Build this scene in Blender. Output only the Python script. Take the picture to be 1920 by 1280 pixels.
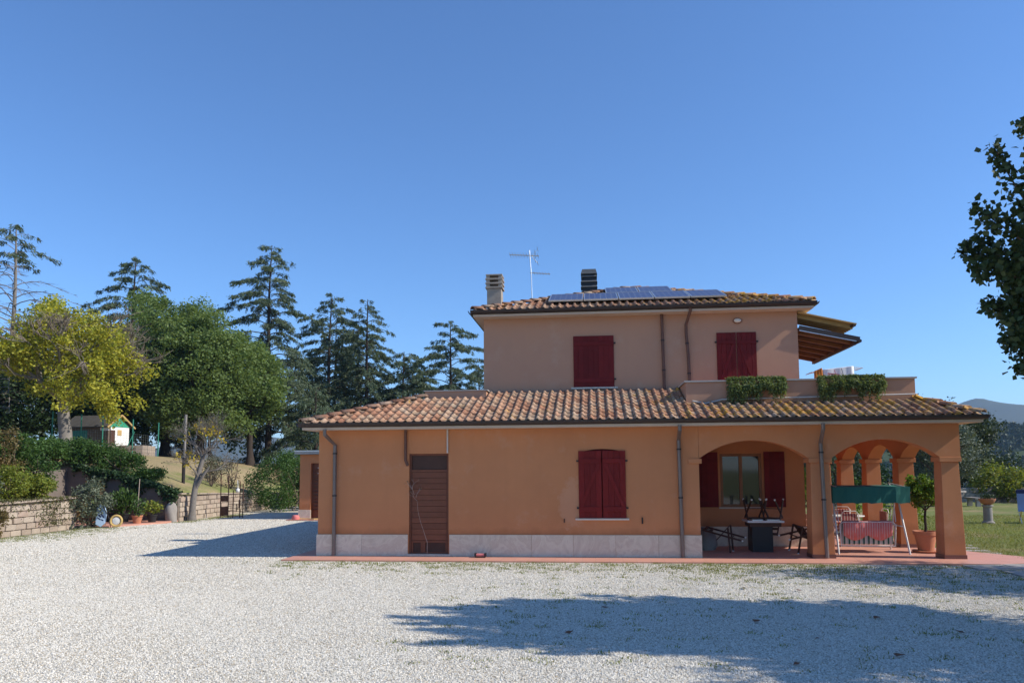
import bpy, bmesh, math, random
import numpy as np
from mathutils import Vector, Matrix
random.seed(7); rng = np.random.default_rng(11)
R = math.radians; PI = math.pi
S = bpy.context.scene
COL = S.collection
for o in list(bpy.data.objects): bpy.data.objects.remove(o)

# ------------------------------------------------------------------ camera
cam_d = bpy.data.cameras.new('camera'); cam = bpy.data.objects.new('camera', cam_d); COL.objects.link(cam)
cam_d.sensor_width = 36; cam_d.lens = 27.0; cam_d.shift_y = 110 / 1920; cam_d.clip_start = .1; cam_d.clip_end = 20000
yaw, pit, rol = R(6.027), R(5.029), R(-.386)
fw = Vector((-math.sin(yaw) * math.cos(pit), math.cos(yaw) * math.cos(pit), math.sin(pit)))
rt = Vector((math.cos(yaw), math.sin(yaw), 0)); up = rt.cross(fw)
r2 = rt * math.cos(rol) + up * math.sin(rol); u2 = -rt * math.sin(rol) + up * math.cos(rol)
M = Matrix((r2, u2, -fw)).transposed().to_4x4(); M.translation = Vector((6.59, -17.982, 2.05))
cam.matrix_world = M
S.camera = cam

# ------------------------------------------------------------------ world, sun, exposure
TO_SUN = Vector((4.0, -.41, 3.07)).normalized()
elev = math.asin(TO_SUN.z); azim = math.atan2(TO_SUN.x, TO_SUN.y)      # from +Y towards +X
W = bpy.data.worlds.new('World'); S.world = W; W.use_nodes = True
wn = W.node_tree; wn.nodes.clear()
sky = wn.nodes.new('ShaderNodeTexSky'); sky.sky_type = 'NISHITA'; sky.sun_disc = False
sky.sun_elevation = elev; sky.sun_rotation = azim; sky.altitude = 200; sky.air_density = 1.0; sky.dust_density = 0.0; sky.ozone_density = 10
bg = wn.nodes.new('ShaderNodeBackground'); bg.inputs['Strength'].default_value = .14
out = wn.nodes.new('ShaderNodeOutputWorld')
wn.links.new(sky.outputs[0], bg.inputs[0]); wn.links.new(bg.outputs[0], out.inputs[0])
sun_d = bpy.data.lights.new('sun', 'SUN'); sun_d.energy = 4.2; sun_d.angle = R(.53); sun_d.color = (1, .93, .82)
sun = bpy.data.objects.new('sun', sun_d); COL.objects.link(sun); sun.location = (60, -10, 60)
sun.rotation_euler = TO_SUN.to_track_quat('Z', 'Y').to_euler()
S.view_settings.view_transform = 'Standard'; S.view_settings.look = 'None'; S.view_settings.gamma = 1
S.view_settings.use_curve_mapping = False; S.view_settings.exposure = 0.47
S.render.engine = 'CYCLES'
try:
    S.cycles.volume_bounces = 0; S.cycles.max_bounces = 6; S.cycles.transparent_max_bounces = 8
except Exception: pass

# ------------------------------------------------------------------ materials
MATS = {}
class NT:
    def __init__(s, name):
        s.m = bpy.data.materials.new(name); s.m.use_nodes = True; s.t = s.m.node_tree
        s.b = s.t.nodes['Principled BSDF']; s.o = s.t.nodes['Material Output']; MATS[name] = s.m
    def n(s, typ, **kw):
        nd = s.t.nodes.new(typ)
        for k, v in kw.items():
            if k in nd.inputs: nd.inputs[k].default_value = v
            else: setattr(nd, k, v)
        return nd
    def l(s, a, b): s.t.links.new(a, b)
    def pos(s): return s.n('ShaderNodeNewGeometry').outputs['Position']
    def noise(s, scale, vec=None, detail=5, rough=.6, dist=0):
        nd = s.n('ShaderNodeTexNoise'); nd.inputs['Scale'].default_value = scale; nd.inputs['Detail'].default_value = detail
        nd.inputs['Roughness'].default_value = rough; nd.inputs['Distortion'].default_value = dist
        s.l(vec if vec else s.pos(), nd.inputs['Vector']); return nd.outputs['Fac']
    def ramp(s, fac, stops):
        nd = s.n('ShaderNodeValToRGB'); cr = nd.color_ramp
        while len(cr.elements) < len(stops): cr.elements.new(.5)
        for e, (p, c) in zip(cr.elements, stops):
            e.position = p; e.color = (c, c, c, 1) if isinstance(c, (int, float)) else (*c, 1)
        s.l(fac, nd.inputs[0]); return nd.outputs[0]
    def mix(s, fac, a, b, mode='MIX'):
        nd = s.n('ShaderNodeMix', data_type='RGBA', blend_type=mode)
        for i, v in ((0, fac), (6, a), (7, b)):
            if isinstance(v, (int, float)): nd.inputs[i].default_value = v
            elif isinstance(v, tuple): nd.inputs[i].default_value = (*v, 1)
            else: s.l(v, nd.inputs[i])
        return nd.outputs[2]
    def math(s, op, a, b=0.0):
        nd = s.n('ShaderNodeMath', operation=op)
        for i, v in ((0, a), (1, b)):
            if isinstance(v, (int, float)): nd.inputs[i].default_value = v
            else: s.l(v, nd.inputs[i])
        return nd.outputs[0]
    def col(s, c): s.l(c, s.b.inputs['Base Color']) if not isinstance(c, tuple) else setattr(s.b.inputs['Base Color'], 'default_value', (*c, 1))
    def bump(s, h, strength=.3, dist=.02):
        nd = s.n('ShaderNodeBump'); nd.inputs['Strength'].default_value = strength; nd.inputs['Distance'].default_value = dist
        s.l(h, nd.inputs['Height']); s.l(nd.outputs[0], s.b.inputs['Normal'])
    def rnd(s):   # a random number per object and per loose piece
        a = s.n('ShaderNodeObjectInfo').outputs['Random']; b = s.n('ShaderNodeNewGeometry').outputs['Random Per Island']
        return s.math('FRACT', s.math('ADD', a, s.math('MULTIPLY', b, 7.31)))
    def set(s, rough=.6, metal=0, spec=.5):
        s.b.inputs['Roughness'].default_value = rough; s.b.inputs['Metallic'].default_value = metal; s.b.inputs['Specular IOR Level'].default_value = spec
        return s.m
def scl(c, k): return tuple(x * k for x in c)
def plain(name, c, rough=.6, metal=0, var=.25, scale=6, bump=0, spec=.4, bscale=None, piece=0):
    t = NT(name)
    f = t.noise(scale); cc = t.mix(f, scl(c, 1 - var), scl(c, 1 + var))
    if piece: cc = t.mix(t.ramp(t.rnd(), [(0, 1 - piece), (1, 1 + piece)]), (0, 0, 0), cc, 'MULTIPLY') if 0 else t.mix(1.0, cc, t.ramp(t.rnd(), [(0, 1 - piece), (1, 1.0)]), 'MULTIPLY')
    t.col(cc)
    if bump: t.bump(t.noise(bscale or scale * 8), bump, .01)
    return t.set(rough, metal, spec)
def stucco(name, c, stain, pale):
    t = NT(name); P = t.pos()
    a = t.mix(t.ramp(t.noise(.55, P, 6, .65), [(.3, 0), (.7, 1)]), c, stain)
    mp = t.n('ShaderNodeMapping'); mp.inputs['Scale'].default_value = (5, 5, .35); t.l(P, mp.inputs[0])
    st = t.noise(1.0, mp.outputs[0], 5, .6)
    a = t.mix(t.math('MULTIPLY', t.ramp(st, [(.48, 0), (.75, 1)]), .35), a, stain)
    a = t.mix(t.math('MULTIPLY', t.ramp(t.noise(1.3, P, 7, .7), [(.56, 0), (.66, 1)]), .38), a, pale)
    a = t.mix(t.math('MULTIPLY', t.noise(45, P, 3), .3), a, scl(c, .72))
    x = t.n('ShaderNodeSeparateXYZ'); t.l(P, x.inputs[0])
    mz = t.math('ADD', x.outputs[2], t.math('MULTIPLY', t.math('SUBTRACT', t.noise(3.0, P, 6), .5), .35))
    a = t.mix(t.math('MULTIPLY', t.ramp(mz, [(.50, 1), (.68, 0)]), .5), a, scl(stain, .62))
    vm = t.n('ShaderNodeVectorMath', operation='MULTIPLY'); va = t.n('ShaderNodeVectorMath', operation='SUBTRACT'); t.l(P, va.inputs[0]); va.inputs[1].default_value = (6.1, 0, 1.2); t.l(va.outputs[0], vm.inputs[0]); vm.inputs[1].default_value = (1.3, .5, .75)
    ln = t.n('ShaderNodeVectorMath', operation='LENGTH'); t.l(vm.outputs[0], ln.inputs[0])
    a = t.mix(t.math('MULTIPLY', t.ramp(t.math('ADD', ln.outputs['Value'], t.math('MULTIPLY', t.noise(1.8, P, 7, .65), 1.1)), [(.92, 1), (1.2, 0)]), .4), a, pale)
    t.col(a); t.bump(t.noise(70, P, 6, .7), .25, .012); return t.set(.92, 0, .15)
stucco('stucco', (.645, .275, .125), (.525, .22, .10), (.62, .345, .22))
stucco('stucco_greyer', (.58, .325, .205), (.50, .285, .19), (.58, .39, .28))  # second, greyer render colour for the upper wall and parapets
plain('concrete', (.42, .40, .37), .9, 0, .25, 3, .3)
plain('old_plaster', (.17, .14, .12), .95, 0, .35, 2, .4)
plain('chimney_render', (.33, .28, .23), .95, 0, .4, 5, .5)
plain('chimney_dark', (.10, .105, .11), .8, 0, .35, 5, .3)
plain('cream', (.66, .58, .48), .85, 0, .15, 3)
plain('soffit', (.62, .5, .4), .85, 0, .15, 3)
plain('gutter', (.045, .032, .028), .5, 0, .3, 3)
plain('pipe', (.20, .165, .15), .4, .5, .25, 4)
plain('pipe_rust', (.16, .075, .05), .55, .2, .4, 9)
plain('white_pipe', (.6, .57, .52), .6, 0, .15, 8)
plain('red_paint', (.21, .02, .018), .6, 0, .25, 5, .3, .15, 30, .25)
plain('red_paint_dark', (.18, .018, .018), .6, 0, .3, 5, .3, .15, 30, .25)
plain('brown_wood', (.20, .068, .034), .55, 0, .3, 5, .25, .35, 30, .2)
plain('dark_wood', (.07, .03, .018), .6, 0, .35, 6, .2)
plain('wood_frame', (.26, .11, .04), .5, 0, .3, 6)
plain('light_wood', (.55, .36, .14), .6, 0, .2, 7, 0, .4, None, .25)
plain('grey_wood', (.16, .12, .09), .9, 0, .3, 7, .3, .2, None, .25)
plain('black_iron', (.03, .025, .025), .6, .3, .2, 8)
plain('rust', (.12, .06, .04), .85, .2, .4, 12, .3)
plain('white_paint', (.72, .71, .68), .45, 0, .06, 4)
plain('white_plastic', (.75, .74, .70), .4, 0, .04, 4)
plain('aluminium', (.62, .64, .66), .35, .9, .08, 6)
plain('green_cloth', (.015, .13, .11), .8, 0, .2, 3)
plain('green_paint', (.03, .28, .17), .5, 0, .15, 5)
plain('green_post', (.03, .20, .14), .5, 0, .15, 5)
plain('blue_cloth', (.22, .30, .45), .8, 0, .2, 3)
plain('navy', (.015, .025, .09), .7, 0, .2, 3)
plain('terracotta', (.46, .19, .10), .85, 0, .2, 8, .2)
plain('black_plastic', (.02, .02, .022), .5, 0, .2, 5)
plain('yellow_tyre', (.58, .40, .14), .7, 0, .12, 12)
plain('pale_blue', (.45, .60, .78), .5, 0, .08, 8)
plain('skirting', (.17, .07, .05), .5, 0, .2, 6)
plain('step_brick', (.42, .22, .15), .9, 0, .25, 10, .3, .2, None, .3)
plain('red_cloth', (.66, .20, .19), .85, 0, .2, 9)
plain('white_cloth', (.80, .79, .76), .85, 0, .06, 4)
plain('orange_cloth', (.6, .2, .03), .85, 0, .3, 5)
plain('soil', (.06, .04, .025), .95, 0, .4, 10, .5)
plain('black_fur', (.012, .011, .011), .8, 0, .3, 12)
plain('slate', (.11, .10, .085), .95, 0, .4, 3, .4, .2, None, .3)
plain('bark', (.14, .105, .08), .95, 0, .45, 7, .9, .15, 22)
plain('bark_pale', (.30, .26, .22), .95, 0, .4, 8, .9, .15, 25)
plain('bark_grey', (.20, .18, .16), .95, 0, .45, 8, .9, .15, 25)
plain('bark_dark', (.055, .042, .034), .95, 0, .4, 5, .8, .15, 20)
plain('twig', (.21, .17, .13), .95, 0, .3, 5)
plain('fallen_brown', (.16, .07, .035), .8, 0, .3, 15)
plain('flag_stone', (.36, .34, .31), .9, 0, .22, 4, .4, .2, 30, .15)
plain('lamp_glass', (.72, .70, .62), .25, 0, .05, 5)
plain('stone_grey', (.34, .31, .28), .95, 0, .3, 5, .5, .2, 25, .25)
plain('wire_grey', (.16, .18, .17), .5, .5, .1, 8)
plain('tan_paper', (.5, .4, .33), .8, 0, .15, 8)

def marble():
    t = NT('marble'); P = t.pos()
    off = t.n('ShaderNodeVectorMath', operation='ADD'); t.l(P, off.inputs[0])
    cmb = t.n('ShaderNodeCombineXYZ'); r = t.math('MULTIPLY', t.rnd(), 40.0); t.l(r, cmb.inputs[0]); t.l(r, cmb.inputs[2]); t.l(cmb.outputs[0], off.inputs[1])
    v = t.noise(1.6, off.outputs[0], 8, .65, 1.6)
    a = t.ramp(v, [(.3, (.62, .54, .42)), (.48, (.75, .68, .54)), (.54, (.65, .56, .44)), (.7, (.77, .70, .56))])
    a = t.mix(1.0, a, t.ramp(t.rnd(), [(0, .84), (1, 1.0)]), 'MULTIPLY')
    a = t.mix(t.math('MULTIPLY', t.ramp(t.noise(6, P, 6), [(.55, 0), (.7, 1)]), .25), a, (.33, .27, .24))
    t.col(a); return t.set(.55, 0, .35)
marble()
def tile():
    t = NT('roof_tile'); P = t.pos(); r = t.rnd()
    a = t.ramp(r, [(0, (.29, .14, .085)), (.3, (.40, .205, .125)), (.55, (.48, .275, .175)), (.8, (.39, .24, .15)), (1, (.50, .34, .235))])
    x = t.n('ShaderNodeSeparateXYZ'); t.l(P, x.inputs[0])
    # grey and dark crusts, yellow lichen that grows on the terrace side
    a = t.mix(t.math('MULTIPLY', t.ramp(t.noise(1.1, P, 7, .7), [(.5, 0), (.62, 1)]), .55), a, (.40, .34, .25))
    a = t.mix(t.math('MULTIPLY', t.ramp(t.noise(7, P, 6, .7), [(.5, 0), (.64, 1)]), .75), a, (.09, .065, .05))
    ly = t.math('ADD', t.noise(2.3, P, 7, .75), t.ramp(t.math('DIVIDE', x.outputs[0], 16.0), [(.0, .0), (.45, .02), (.62, .13), (.85, .12), (1, .05)]))
    a = t.mix(t.math('MULTIPLY', t.ramp(ly, [(.60, 0), (.70, 1)]), .8), a, (.52, .29, .035))
    a = t.mix(t.math('MULTIPLY', t.ramp(t.noise(3.7, P, 6, .7), [(.66, 0), (.72, 1)]), .6), a, (.62, .58, .5))
    t.col(a); t.bump(t.noise(60, P, 5), .4, .01); return t.set(.92, 0, .2)
tile()
def paving():
    t = NT('terracotta_paving'); P = t.pos()
    br = t.n('ShaderNodeTexBrick'); t.l(P, br.inputs['Vector']); br.offset = 0.0
    for k, v in (('Scale', 1.0), ('Mortar Size', .004), ('Brick Width', .3), ('Row Height', .3), ('Bias', 0.0)): br.inputs[k].default_value = v
    br.inputs['Color1'].default_value = (.58, .27, .19, 1); br.inputs['Color2'].default_value = (.53, .24, .17, 1); br.inputs['Mortar'].default_value = (.36, .2, .15, 1)
    a = t.mix(t.math('MULTIPLY', t.noise(1.4, P, 6), .5), br.outputs[0], (.60, .36, .28))
    a = t.mix(t.math('MULTIPLY', t.ramp(t.noise(5, P, 6), [(.55, 0), (.7, 1)]), .35), a, (.40, .21, .15))
    t.col(a); t.bump(br.outputs['Fac'], -.2, .004); return t.set(.6, 0, .35)
paving()
def gravel():
    t = NT('gravel'); P = t.pos()
    vo = t.n('ShaderNodeTexVoronoi'); vo.inputs['Scale'].default_value = 30; t.l(P, vo.inputs['Vector'])
    v2 = t.n('ShaderNodeTexVoronoi'); v2.inputs['Scale'].default_value = 12; t.l(P, v2.inputs['Vector'])
    g = t.n('ShaderNodeSeparateColor'); t.l(vo.outputs['Color'], g.inputs[0])
    a = t.ramp(g.outputs[0], [(0, (.48, .44, .36)), (.35, (.60, .565, .475)), (.8, (.70, .665, .575)), (1, (.54, .47, .35))])
    a = t.mix(t.ramp(vo.outputs['Distance'], [(.4, 0), (.8, .7)]), a, (.3, .275, .22))
    a = t.mix(t.math('MULTIPLY', t.ramp(t.noise(.55, P, 6), [(.38, 1), (.55, 0)]), .5), a, (.42, .36, .26))
    # thin green growth along the edges of the yard
    x = t.n('ShaderNodeSeparateXYZ'); t.l(P, x.inputs[0])
    edge = t.ramp(t.math('ADD', t.math('MULTIPLY', x.outputs[1], .1), .5), [(.30, 0), (.37, .13), (.46, .13), (.5, 0.02)])
    left = t.ramp(t.math('ADD', t.math('MULTIPLY', x.outputs[0], .05), 1.0), [(.36, .16), (.5, .0)])
    gr = t.math('ADD', t.noise(2.2, P, 8, .75), t.math('ADD', edge, left))
    a = t.mix(t.math('MULTIPLY', t.ramp(gr, [(.62, 0), (.74, 1)]), .7), a, (.17, .17, .07))
    t.col(a); t.bump(t.math('ADD', vo.outputs['Distance'], t.math('MULTIPLY', v2.outputs['Distance'], .8)), -.6, .02); return t.set(.95, 0, .15)
gravel()
def pebble():
    t = NT('pebble'); r = t.n('ShaderNodeObjectInfo').outputs['Random']
    t.col(t.ramp(r, [(0, (.34, .31, .255)), (.2, (.53, .50, .43)), (.55, (.65, .615, .535)), (.88, (.75, .715, .635)), (.95, (.50, .40, .27)), (1, (.32, .285, .23))]))
    return t.set(.9, 0, .15)
pebble()
def grass():
    t = NT('grass_ground'); P = t.pos()
    a = t.mix(t.noise(.5, P, 7, .7), (.16, .195, .06), (.26, .27, .10))
    a = t.mix(t.ramp(t.noise(14, P, 5, .7), [(.4, 0), (.7, .6)]), a, (.11, .14, .04))
    x = t.n('ShaderNodeSeparateXYZ'); t.l(P, x.inputs[0])
    dry = t.math('ADD', t.noise(.4, P, 6, .7), t.ramp(t.math('MULTIPLY', t.math('ADD', x.outputs[0], 24), .04), [(.0, .25), (.35, .18), (.52, .06), (.6, -.05), (1, -.1)]))
    a = t.mix(t.ramp(dry, [(.5, 0), (.68, .85)]), a, (.38, .28, .165))
    far = t.ramp(t.math('MULTIPLY', x.outputs[1], .005), [(.28, 0), (.5, 1)])
    a = t.mix(far, a, (.055, .075, .03))
    t.col(a); t.bump(t.noise(40, P, 6, .8), .8, .05); return t.set(.95, 0, .1)
grass()
def rock():
    t = NT('mountain_rock'); P = t.pos()
    t.col(t.mix(t.noise(.004, P, 8, .6), (.06, .075, .045), (.14, .135, .10))); return t.set(1, 0, 0)
rock()
def blockstone():
    t = NT('block_stone'); P = t.pos(); r = t.rnd()
    a = t.ramp(r, [(0, (.34, .27, .21)), (.4, (.43, .35, .28)), (.8, (.47, .40, .32)), (1, (.40, .29, .23))])
    a = t.mix(t.ramp(t.noise(3, P, 7, .7), [(.45, 0), (.75, .6)]), a, (.26, .21, .16))
    t.col(a); t.bump(t.noise(25, P, 6, .7), .9, .03); return t.set(.95, 0, .15)
blockstone()
def solar():
    t = NT('solar_cell'); tc = t.n('ShaderNodeTexCoord')
    br = t.n('ShaderNodeTexBrick'); t.l(tc.outputs['Object'], br.inputs['Vector']); br.offset = 0
    for k, v in (('Scale', 1.0), ('Mortar Size', .004), ('Brick Width', .155), ('Row Height', .155)): br.inputs[k].default_value = v
    br.inputs['Color1'].default_value = (.035, .05, .12, 1); br.inputs['Color2'].default_value = (.045, .06, .14, 1); br.inputs['Mortar'].default_value = (.25, .27, .32, 1)
    t.col(br.outputs[0]); return t.set(.38, 0, .35)
solar()
def stripes(name, c1, c2, freq, axis='X'):
    t = NT(name); tc = t.n('ShaderNodeTexCoord'); x = t.n('ShaderNodeSeparateXYZ'); t.l(tc.outputs['Object'], x.inputs[0])
    f = t.math('FRACT', t.math('MULTIPLY', x.outputs[axis], freq)); t.col(t.mix(t.ramp(f, [(.48, 0), (.52, 1)]), c1, c2)); return t.set(.85, 0, .2)
stripes('green_stripe', (.04, .12, .09), (.6, .56, .5), 9)
stripes('red_stripe', (.30, .05, .06), (.55, .35, .30), 14)
def glass():
    t = NT('window_glass'); t.col((.02, .025, .03)); return t.set(.04, 0, .8)
glass()
def leafmat(name, cols, trans=.35, rough=.55, spec=.3):
    t = NT(name); r = t.rnd(); n = len(cols)
    a = t.ramp(r, [(i / (n - 1), c) for i, c in enumerate(cols)])
    a = t.mix(1.0, a, t.ramp(t.noise(.45), [(.3, .72), (.7, 1.0)]), 'MULTIPLY')
    t.col(a); t.set(rough, 0, spec)
    tr = t.n('ShaderNodeBsdfTranslucent'); t.l(t.mix(1.0, a, (1.25, 1.15, .6), 'MULTIPLY'), tr.inputs[0])
    ms = t.n('ShaderNodeMixShader'); ms.inputs[0].default_value = trans
    t.l(t.b.outputs[0], ms.inputs[1]); t.l(tr.outputs[0], ms.inputs[2]); t.l(ms.outputs[0], t.o.inputs[0]); return t.m
leafmat('leaf_cedar', [(.07, .115, .075), (.10, .15, .09), (.15, .18, .085), (.085, .135, .09)], .25)
leafmat('leaf_cedar_dry', [(.10, .085, .06), (.075, .08, .045), (.13, .10, .07)], .15)
leafmat('leaf_elm', [(.13, .20, .06), (.18, .265, .08), (.23, .31, .10), (.15, .225, .065)], .42)
leafmat('leaf_yellow', [(.44, .44, .05), (.54, .52, .06), (.32, .37, .05), (.58, .53, .07), (.25, .32, .05)], .42)
leafmat('leaf_yellow_bright', [(.55, .42, .03), (.5, .42, .04), (.6, .40, .04)], .4)
leafmat('leaf_hedge', [(.045, .10, .02), (.07, .145, .028), (.10, .18, .04), (.055, .12, .025)], .35)
leafmat('leaf_dark', [(.025, .05, .016), (.035, .07, .02), (.05, .085, .025)], .25)
leafmat('leaf_olive', [(.12, .15, .10), (.16, .19, .13), (.09, .115, .065), (.20, .23, .17)], .2)
leafmat('leaf_citrus', [(.07, .16, .02), (.12, .24, .025), (.17, .28, .035), (.22, .28, .04)], .4)
leafmat('leaf_lime', [(.20, .26, .04), (.28, .33, .05), (.14, .20, .035), (.32, .30, .05)], .4)
leafmat('leaf_plane', [(.035, .06, .02), (.05, .08, .025), (.07, .10, .035)], .12)
leafmat('leaf_ivy', [(.025, .055, .02), (.04, .085, .03), (.06, .11, .04)], .2)
leafmat('leaf_rosemary', [(.12, .17, .06), (.17, .23, .08), (.22, .27, .10)], .35)
leafmat('leaf_brown', [(.20, .13, .05), (.16, .14, .05), (.25, .17, .07)], .3)
leafmat('leaf_climber', [(.12, .12, .04), (.09, .12, .035), (.17, .13, .05)], .3)
leafmat('leaf_dry', [(.16, .13, .08), (.11, .10, .06), (.2, .17, .11)], .3)
leafmat('grass_blade', [(.18, .24, .06), (.25, .30, .09), (.32, .31, .13), (.15, .20, .055)], .45)
leafmat('leaf_oak', [(.035, .055, .02), (.055, .08, .03), (.075, .095, .04)], .2)
leafmat('leaf_far', [(.03, .05, .02), (.05, .07, .03), (.07, .085, .04), (.04, .06, .025)], .1)

# ------------------------------------------------------------------ mesh helpers
class MB:
    def __init__(s): s.v = []; s.f = []; s.mi = []; s.cur = 0
    def add(s, vs, fs):
        n = len(s.v); s.v += [tuple(v) for v in vs]; s.f += [tuple(i + n for i in f) for f in fs]; s.mi += [s.cur] * len(fs); return s
    def box(s, x0, x1, y0, y1, z0, z1):
        return s.add([(x0, y0, z0), (x1, y0, z0), (x1, y1, z0), (x0, y1, z0), (x0, y0, z1), (x1, y0, z1), (x1, y1, z1), (x0, y1, z1)],
                     [(0, 3, 2, 1), (4, 5, 6, 7), (0, 1, 5, 4), (1, 2, 6, 5), (2, 3, 7, 6), (3, 0, 4, 7)])
    def bar(s, a, b, w, h, upv=(0, 0, 1)):
        a, b = Vector(a), Vector(b); d = (b - a).normalized(); u = Vector(upv)
        if abs(d.dot(u)) > .97: u = Vector((0, 1, 0))
        r = d.cross(u).normalized(); u = r.cross(d); r *= w / 2; u *= h / 2
        return s.add([a - r - u, a + r - u, a + r + u, a - r + u, b - r - u, b + r - u, b + r + u, b - r + u],
                     [(0, 3, 2, 1), (4, 5, 6, 7), (0, 1, 5, 4), (1, 2, 6, 5), (2, 3, 7, 6), (3, 0, 4, 7)])
    def tube(s, pts, rad, n=8, cap=True):
        pts = [Vector(p) for p in pts]; k = len(pts); rad = rad if isinstance(rad, (list, tuple)) else [rad] * k
        vs = []; u = None
        for i, p in enumerate(pts):
            d = (pts[min(i + 1, k - 1)] - pts[max(i - 1, 0)]).normalized()
            if u is None: u = d.orthogonal().normalized()
            else:
                u = u - d * u.dot(d); u = u.normalized() if u.length > 1e-6 else d.orthogonal().normalized()
            w = d.cross(u)
            vs += [p + (u * math.cos(2 * PI * j / n) + w * math.sin(2 * PI * j / n)) * rad[i] for j in range(n)]
        fs = [(i * n + j, i * n + (j + 1) % n, (i + 1) * n + (j + 1) % n, (i + 1) * n + j) for i in range(k - 1) for j in range(n)]
        if cap: fs += [tuple(range(n))[::-1], tuple((k - 1) * n + j for j in range(n))]
        return s.add(vs, fs)
    def lathe(s, prof, n=20, c=(0, 0, 0)):
        k = len(prof); vs = [(c[0] + r * math.cos(2 * PI * j / n), c[1] + r * math.sin(2 * PI * j / n), c[2] + z) for r, z in prof for j in range(n)]
        fs = [(i * n + j, i * n + (j + 1) % n, (i + 1) * n + (j + 1) % n, (i + 1) * n + j) for i in range(k - 1) for j in range(n)]
        fs += [tuple(range(n))[::-1], tuple((k - 1) * n + j for j in range(n))]
        return s.add(vs, fs)
    def prism(s, poly, a0, a1, axis='y'):   # poly of (u,v); extruded along axis
        f = {'y': lambda u, v, a: (u, a, v), 'x': lambda u, v, a: (a, u, v), 'z': lambda u, v, a: (u, v, a)}[axis]; n = len(poly)
        vs = [f(u, v, a0) for u, v in poly] + [f(u, v, a1) for u, v in poly]
        fs = [tuple(range(n)), tuple(range(n, 2 * n))[::-1]] + [(i, (i + 1) % n, n + (i + 1) % n, n + i) for i in range(n)]
        return s.add(vs, fs)
    def quad(s, a, b, c, d): return s.add([a, b, c, d], [(0, 1, 2, 3)])
    def build(s, name, mat, parent=None, smooth=False, bevel=0, **props):
        me = bpy.data.meshes.new(name); me.from_pydata(s.v, [], s.f); mats = mat if isinstance(mat, list) else [mat]
        for m in mats: me.materials.append(MATS[m])
        if len(mats) > 1: me.polygons.foreach_set('material_index', s.mi)
        bm = bmesh.new(); bm.from_mesh(me); bmesh.ops.recalc_face_normals(bm, faces=bm.faces); bm.to_mesh(me); bm.free()
        if smooth:
            me.polygons.foreach_set('use_smooth', [True] * len(me.polygons))
            try: me.set_sharp_from_angle(angle=R(40))
            except Exception: pass
        o = link(name, me, parent, **props)
        if bevel:
            b = o.modifiers.new('bevel', 'BEVEL'); b.width = bevel; b.segments = 2; b.limit_method = 'ANGLE'
        return o
def link(name, data, parent=None, **props):
    o = bpy.data.objects.new(name, data); COL.objects.link(o)
    if parent: o.parent = parent
    for k, v in props.items(): o[k] = v
    return o
def thing(name, label, cat, loc=(0, 0, 0), rz=0, group=None):
    o = link(name, None); o.location = loc; o.rotation_euler = (0, 0, rz); o.empty_display_size = .1; o['label'] = label; o['category'] = cat
    if group: o['group'] = group
    return o
def tag(o, label, cat, group=None):
    o['label'] = label; o['category'] = cat
    if group: o['group'] = group
    return o
def dup(root, loc, rz, label=None):
    r = root.copy(); COL.objects.link(r); r.location = loc; r.rotation_euler = (root.rotation_euler.x, root.rotation_euler.y, rz)
    if label: r['label'] = label
    for ch in root.children:
        c = ch.copy(); COL.objects.link(c); c.parent = r
        for g in ch.children:
            d = g.copy(); COL.objects.link(d); d.parent = c
    return r
def mesh_np(name, V, F, mats, smooth=False, mi=None):   # F: (n,4) or (n,3)
    me = bpy.data.meshes.new(name); V = np.ascontiguousarray(V, np.float32); F = np.ascontiguousarray(F, np.int32); k = F.shape[1]
    me.vertices.add(len(V)); me.vertices.foreach_set('co', V.ravel()); me.loops.add(F.size); me.loops.foreach_set('vertex_index', F.ravel())
    me.polygons.add(len(F)); me.polygons.foreach_set('loop_start', np.arange(0, F.size, k, dtype=np.int32))
    try: me.polygons.foreach_set('loop_total', np.full(len(F), k, np.int32))
    except Exception: pass
    for m in mats: me.materials.append(MATS[m])
    if mi is not None: me.polygons.foreach_set('material_index', np.ascontiguousarray(mi, np.int32))
    if smooth: me.polygons.foreach_set('use_smooth', np.ones(len(F), bool))
    me.update(calc_edges=True); return me
def unit(a): return a / (np.linalg.norm(a, axis=-1, keepdims=True) + 1e-9)
def leaves(C, size, aspect=.55, dirs=None, spread=1.0, flat=0.0):
    """a bent leaf (one folded quad) at every point"""
    C = np.asarray(C, float); n = len(C); size = np.broadcast_to(np.asarray(size, float), (n,)) * rng.uniform(.7, 1.3, n)
    t = rng.normal(size=(n, 3))
    if flat: t[:, 2] *= (1 - flat)
    t = unit(t)
    if dirs is not None: t = unit(np.asarray(dirs) + t * spread)
    q = unit(np.cross(t, rng.normal(size=(n, 3)) + (np.array([0, 0, 2.5]) * flat)))
    if flat: q = unit(np.cross(np.cross(t, q), t)) 
    nn = np.cross(t, q); L = size[:, None]
    V = np.stack([C - t * L * .5, C + q * L * aspect * .5 + nn * L * .08, C + t * L * .5, C - q * L * aspect * .5 + nn * L * .08], 1).reshape(-1, 3)
    return V, np.arange(4 * n).reshape(-1, 4)
def foliage(name, C, size, mat, parent=None, **kw):
    props = kw.pop('props', {}); V, F = leaves(C, size, **kw)
    return link(name, mesh_np(name, V, F, [mat]), parent, **props)
def clumps(centres, n, sig):
    c = np.asarray(centres, float); k = rng.integers(0, len(c), n); s = np.broadcast_to(np.asarray(sig, float), (3,))
    return c[k] + rng.normal(size=(n, 3)) * s
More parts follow.
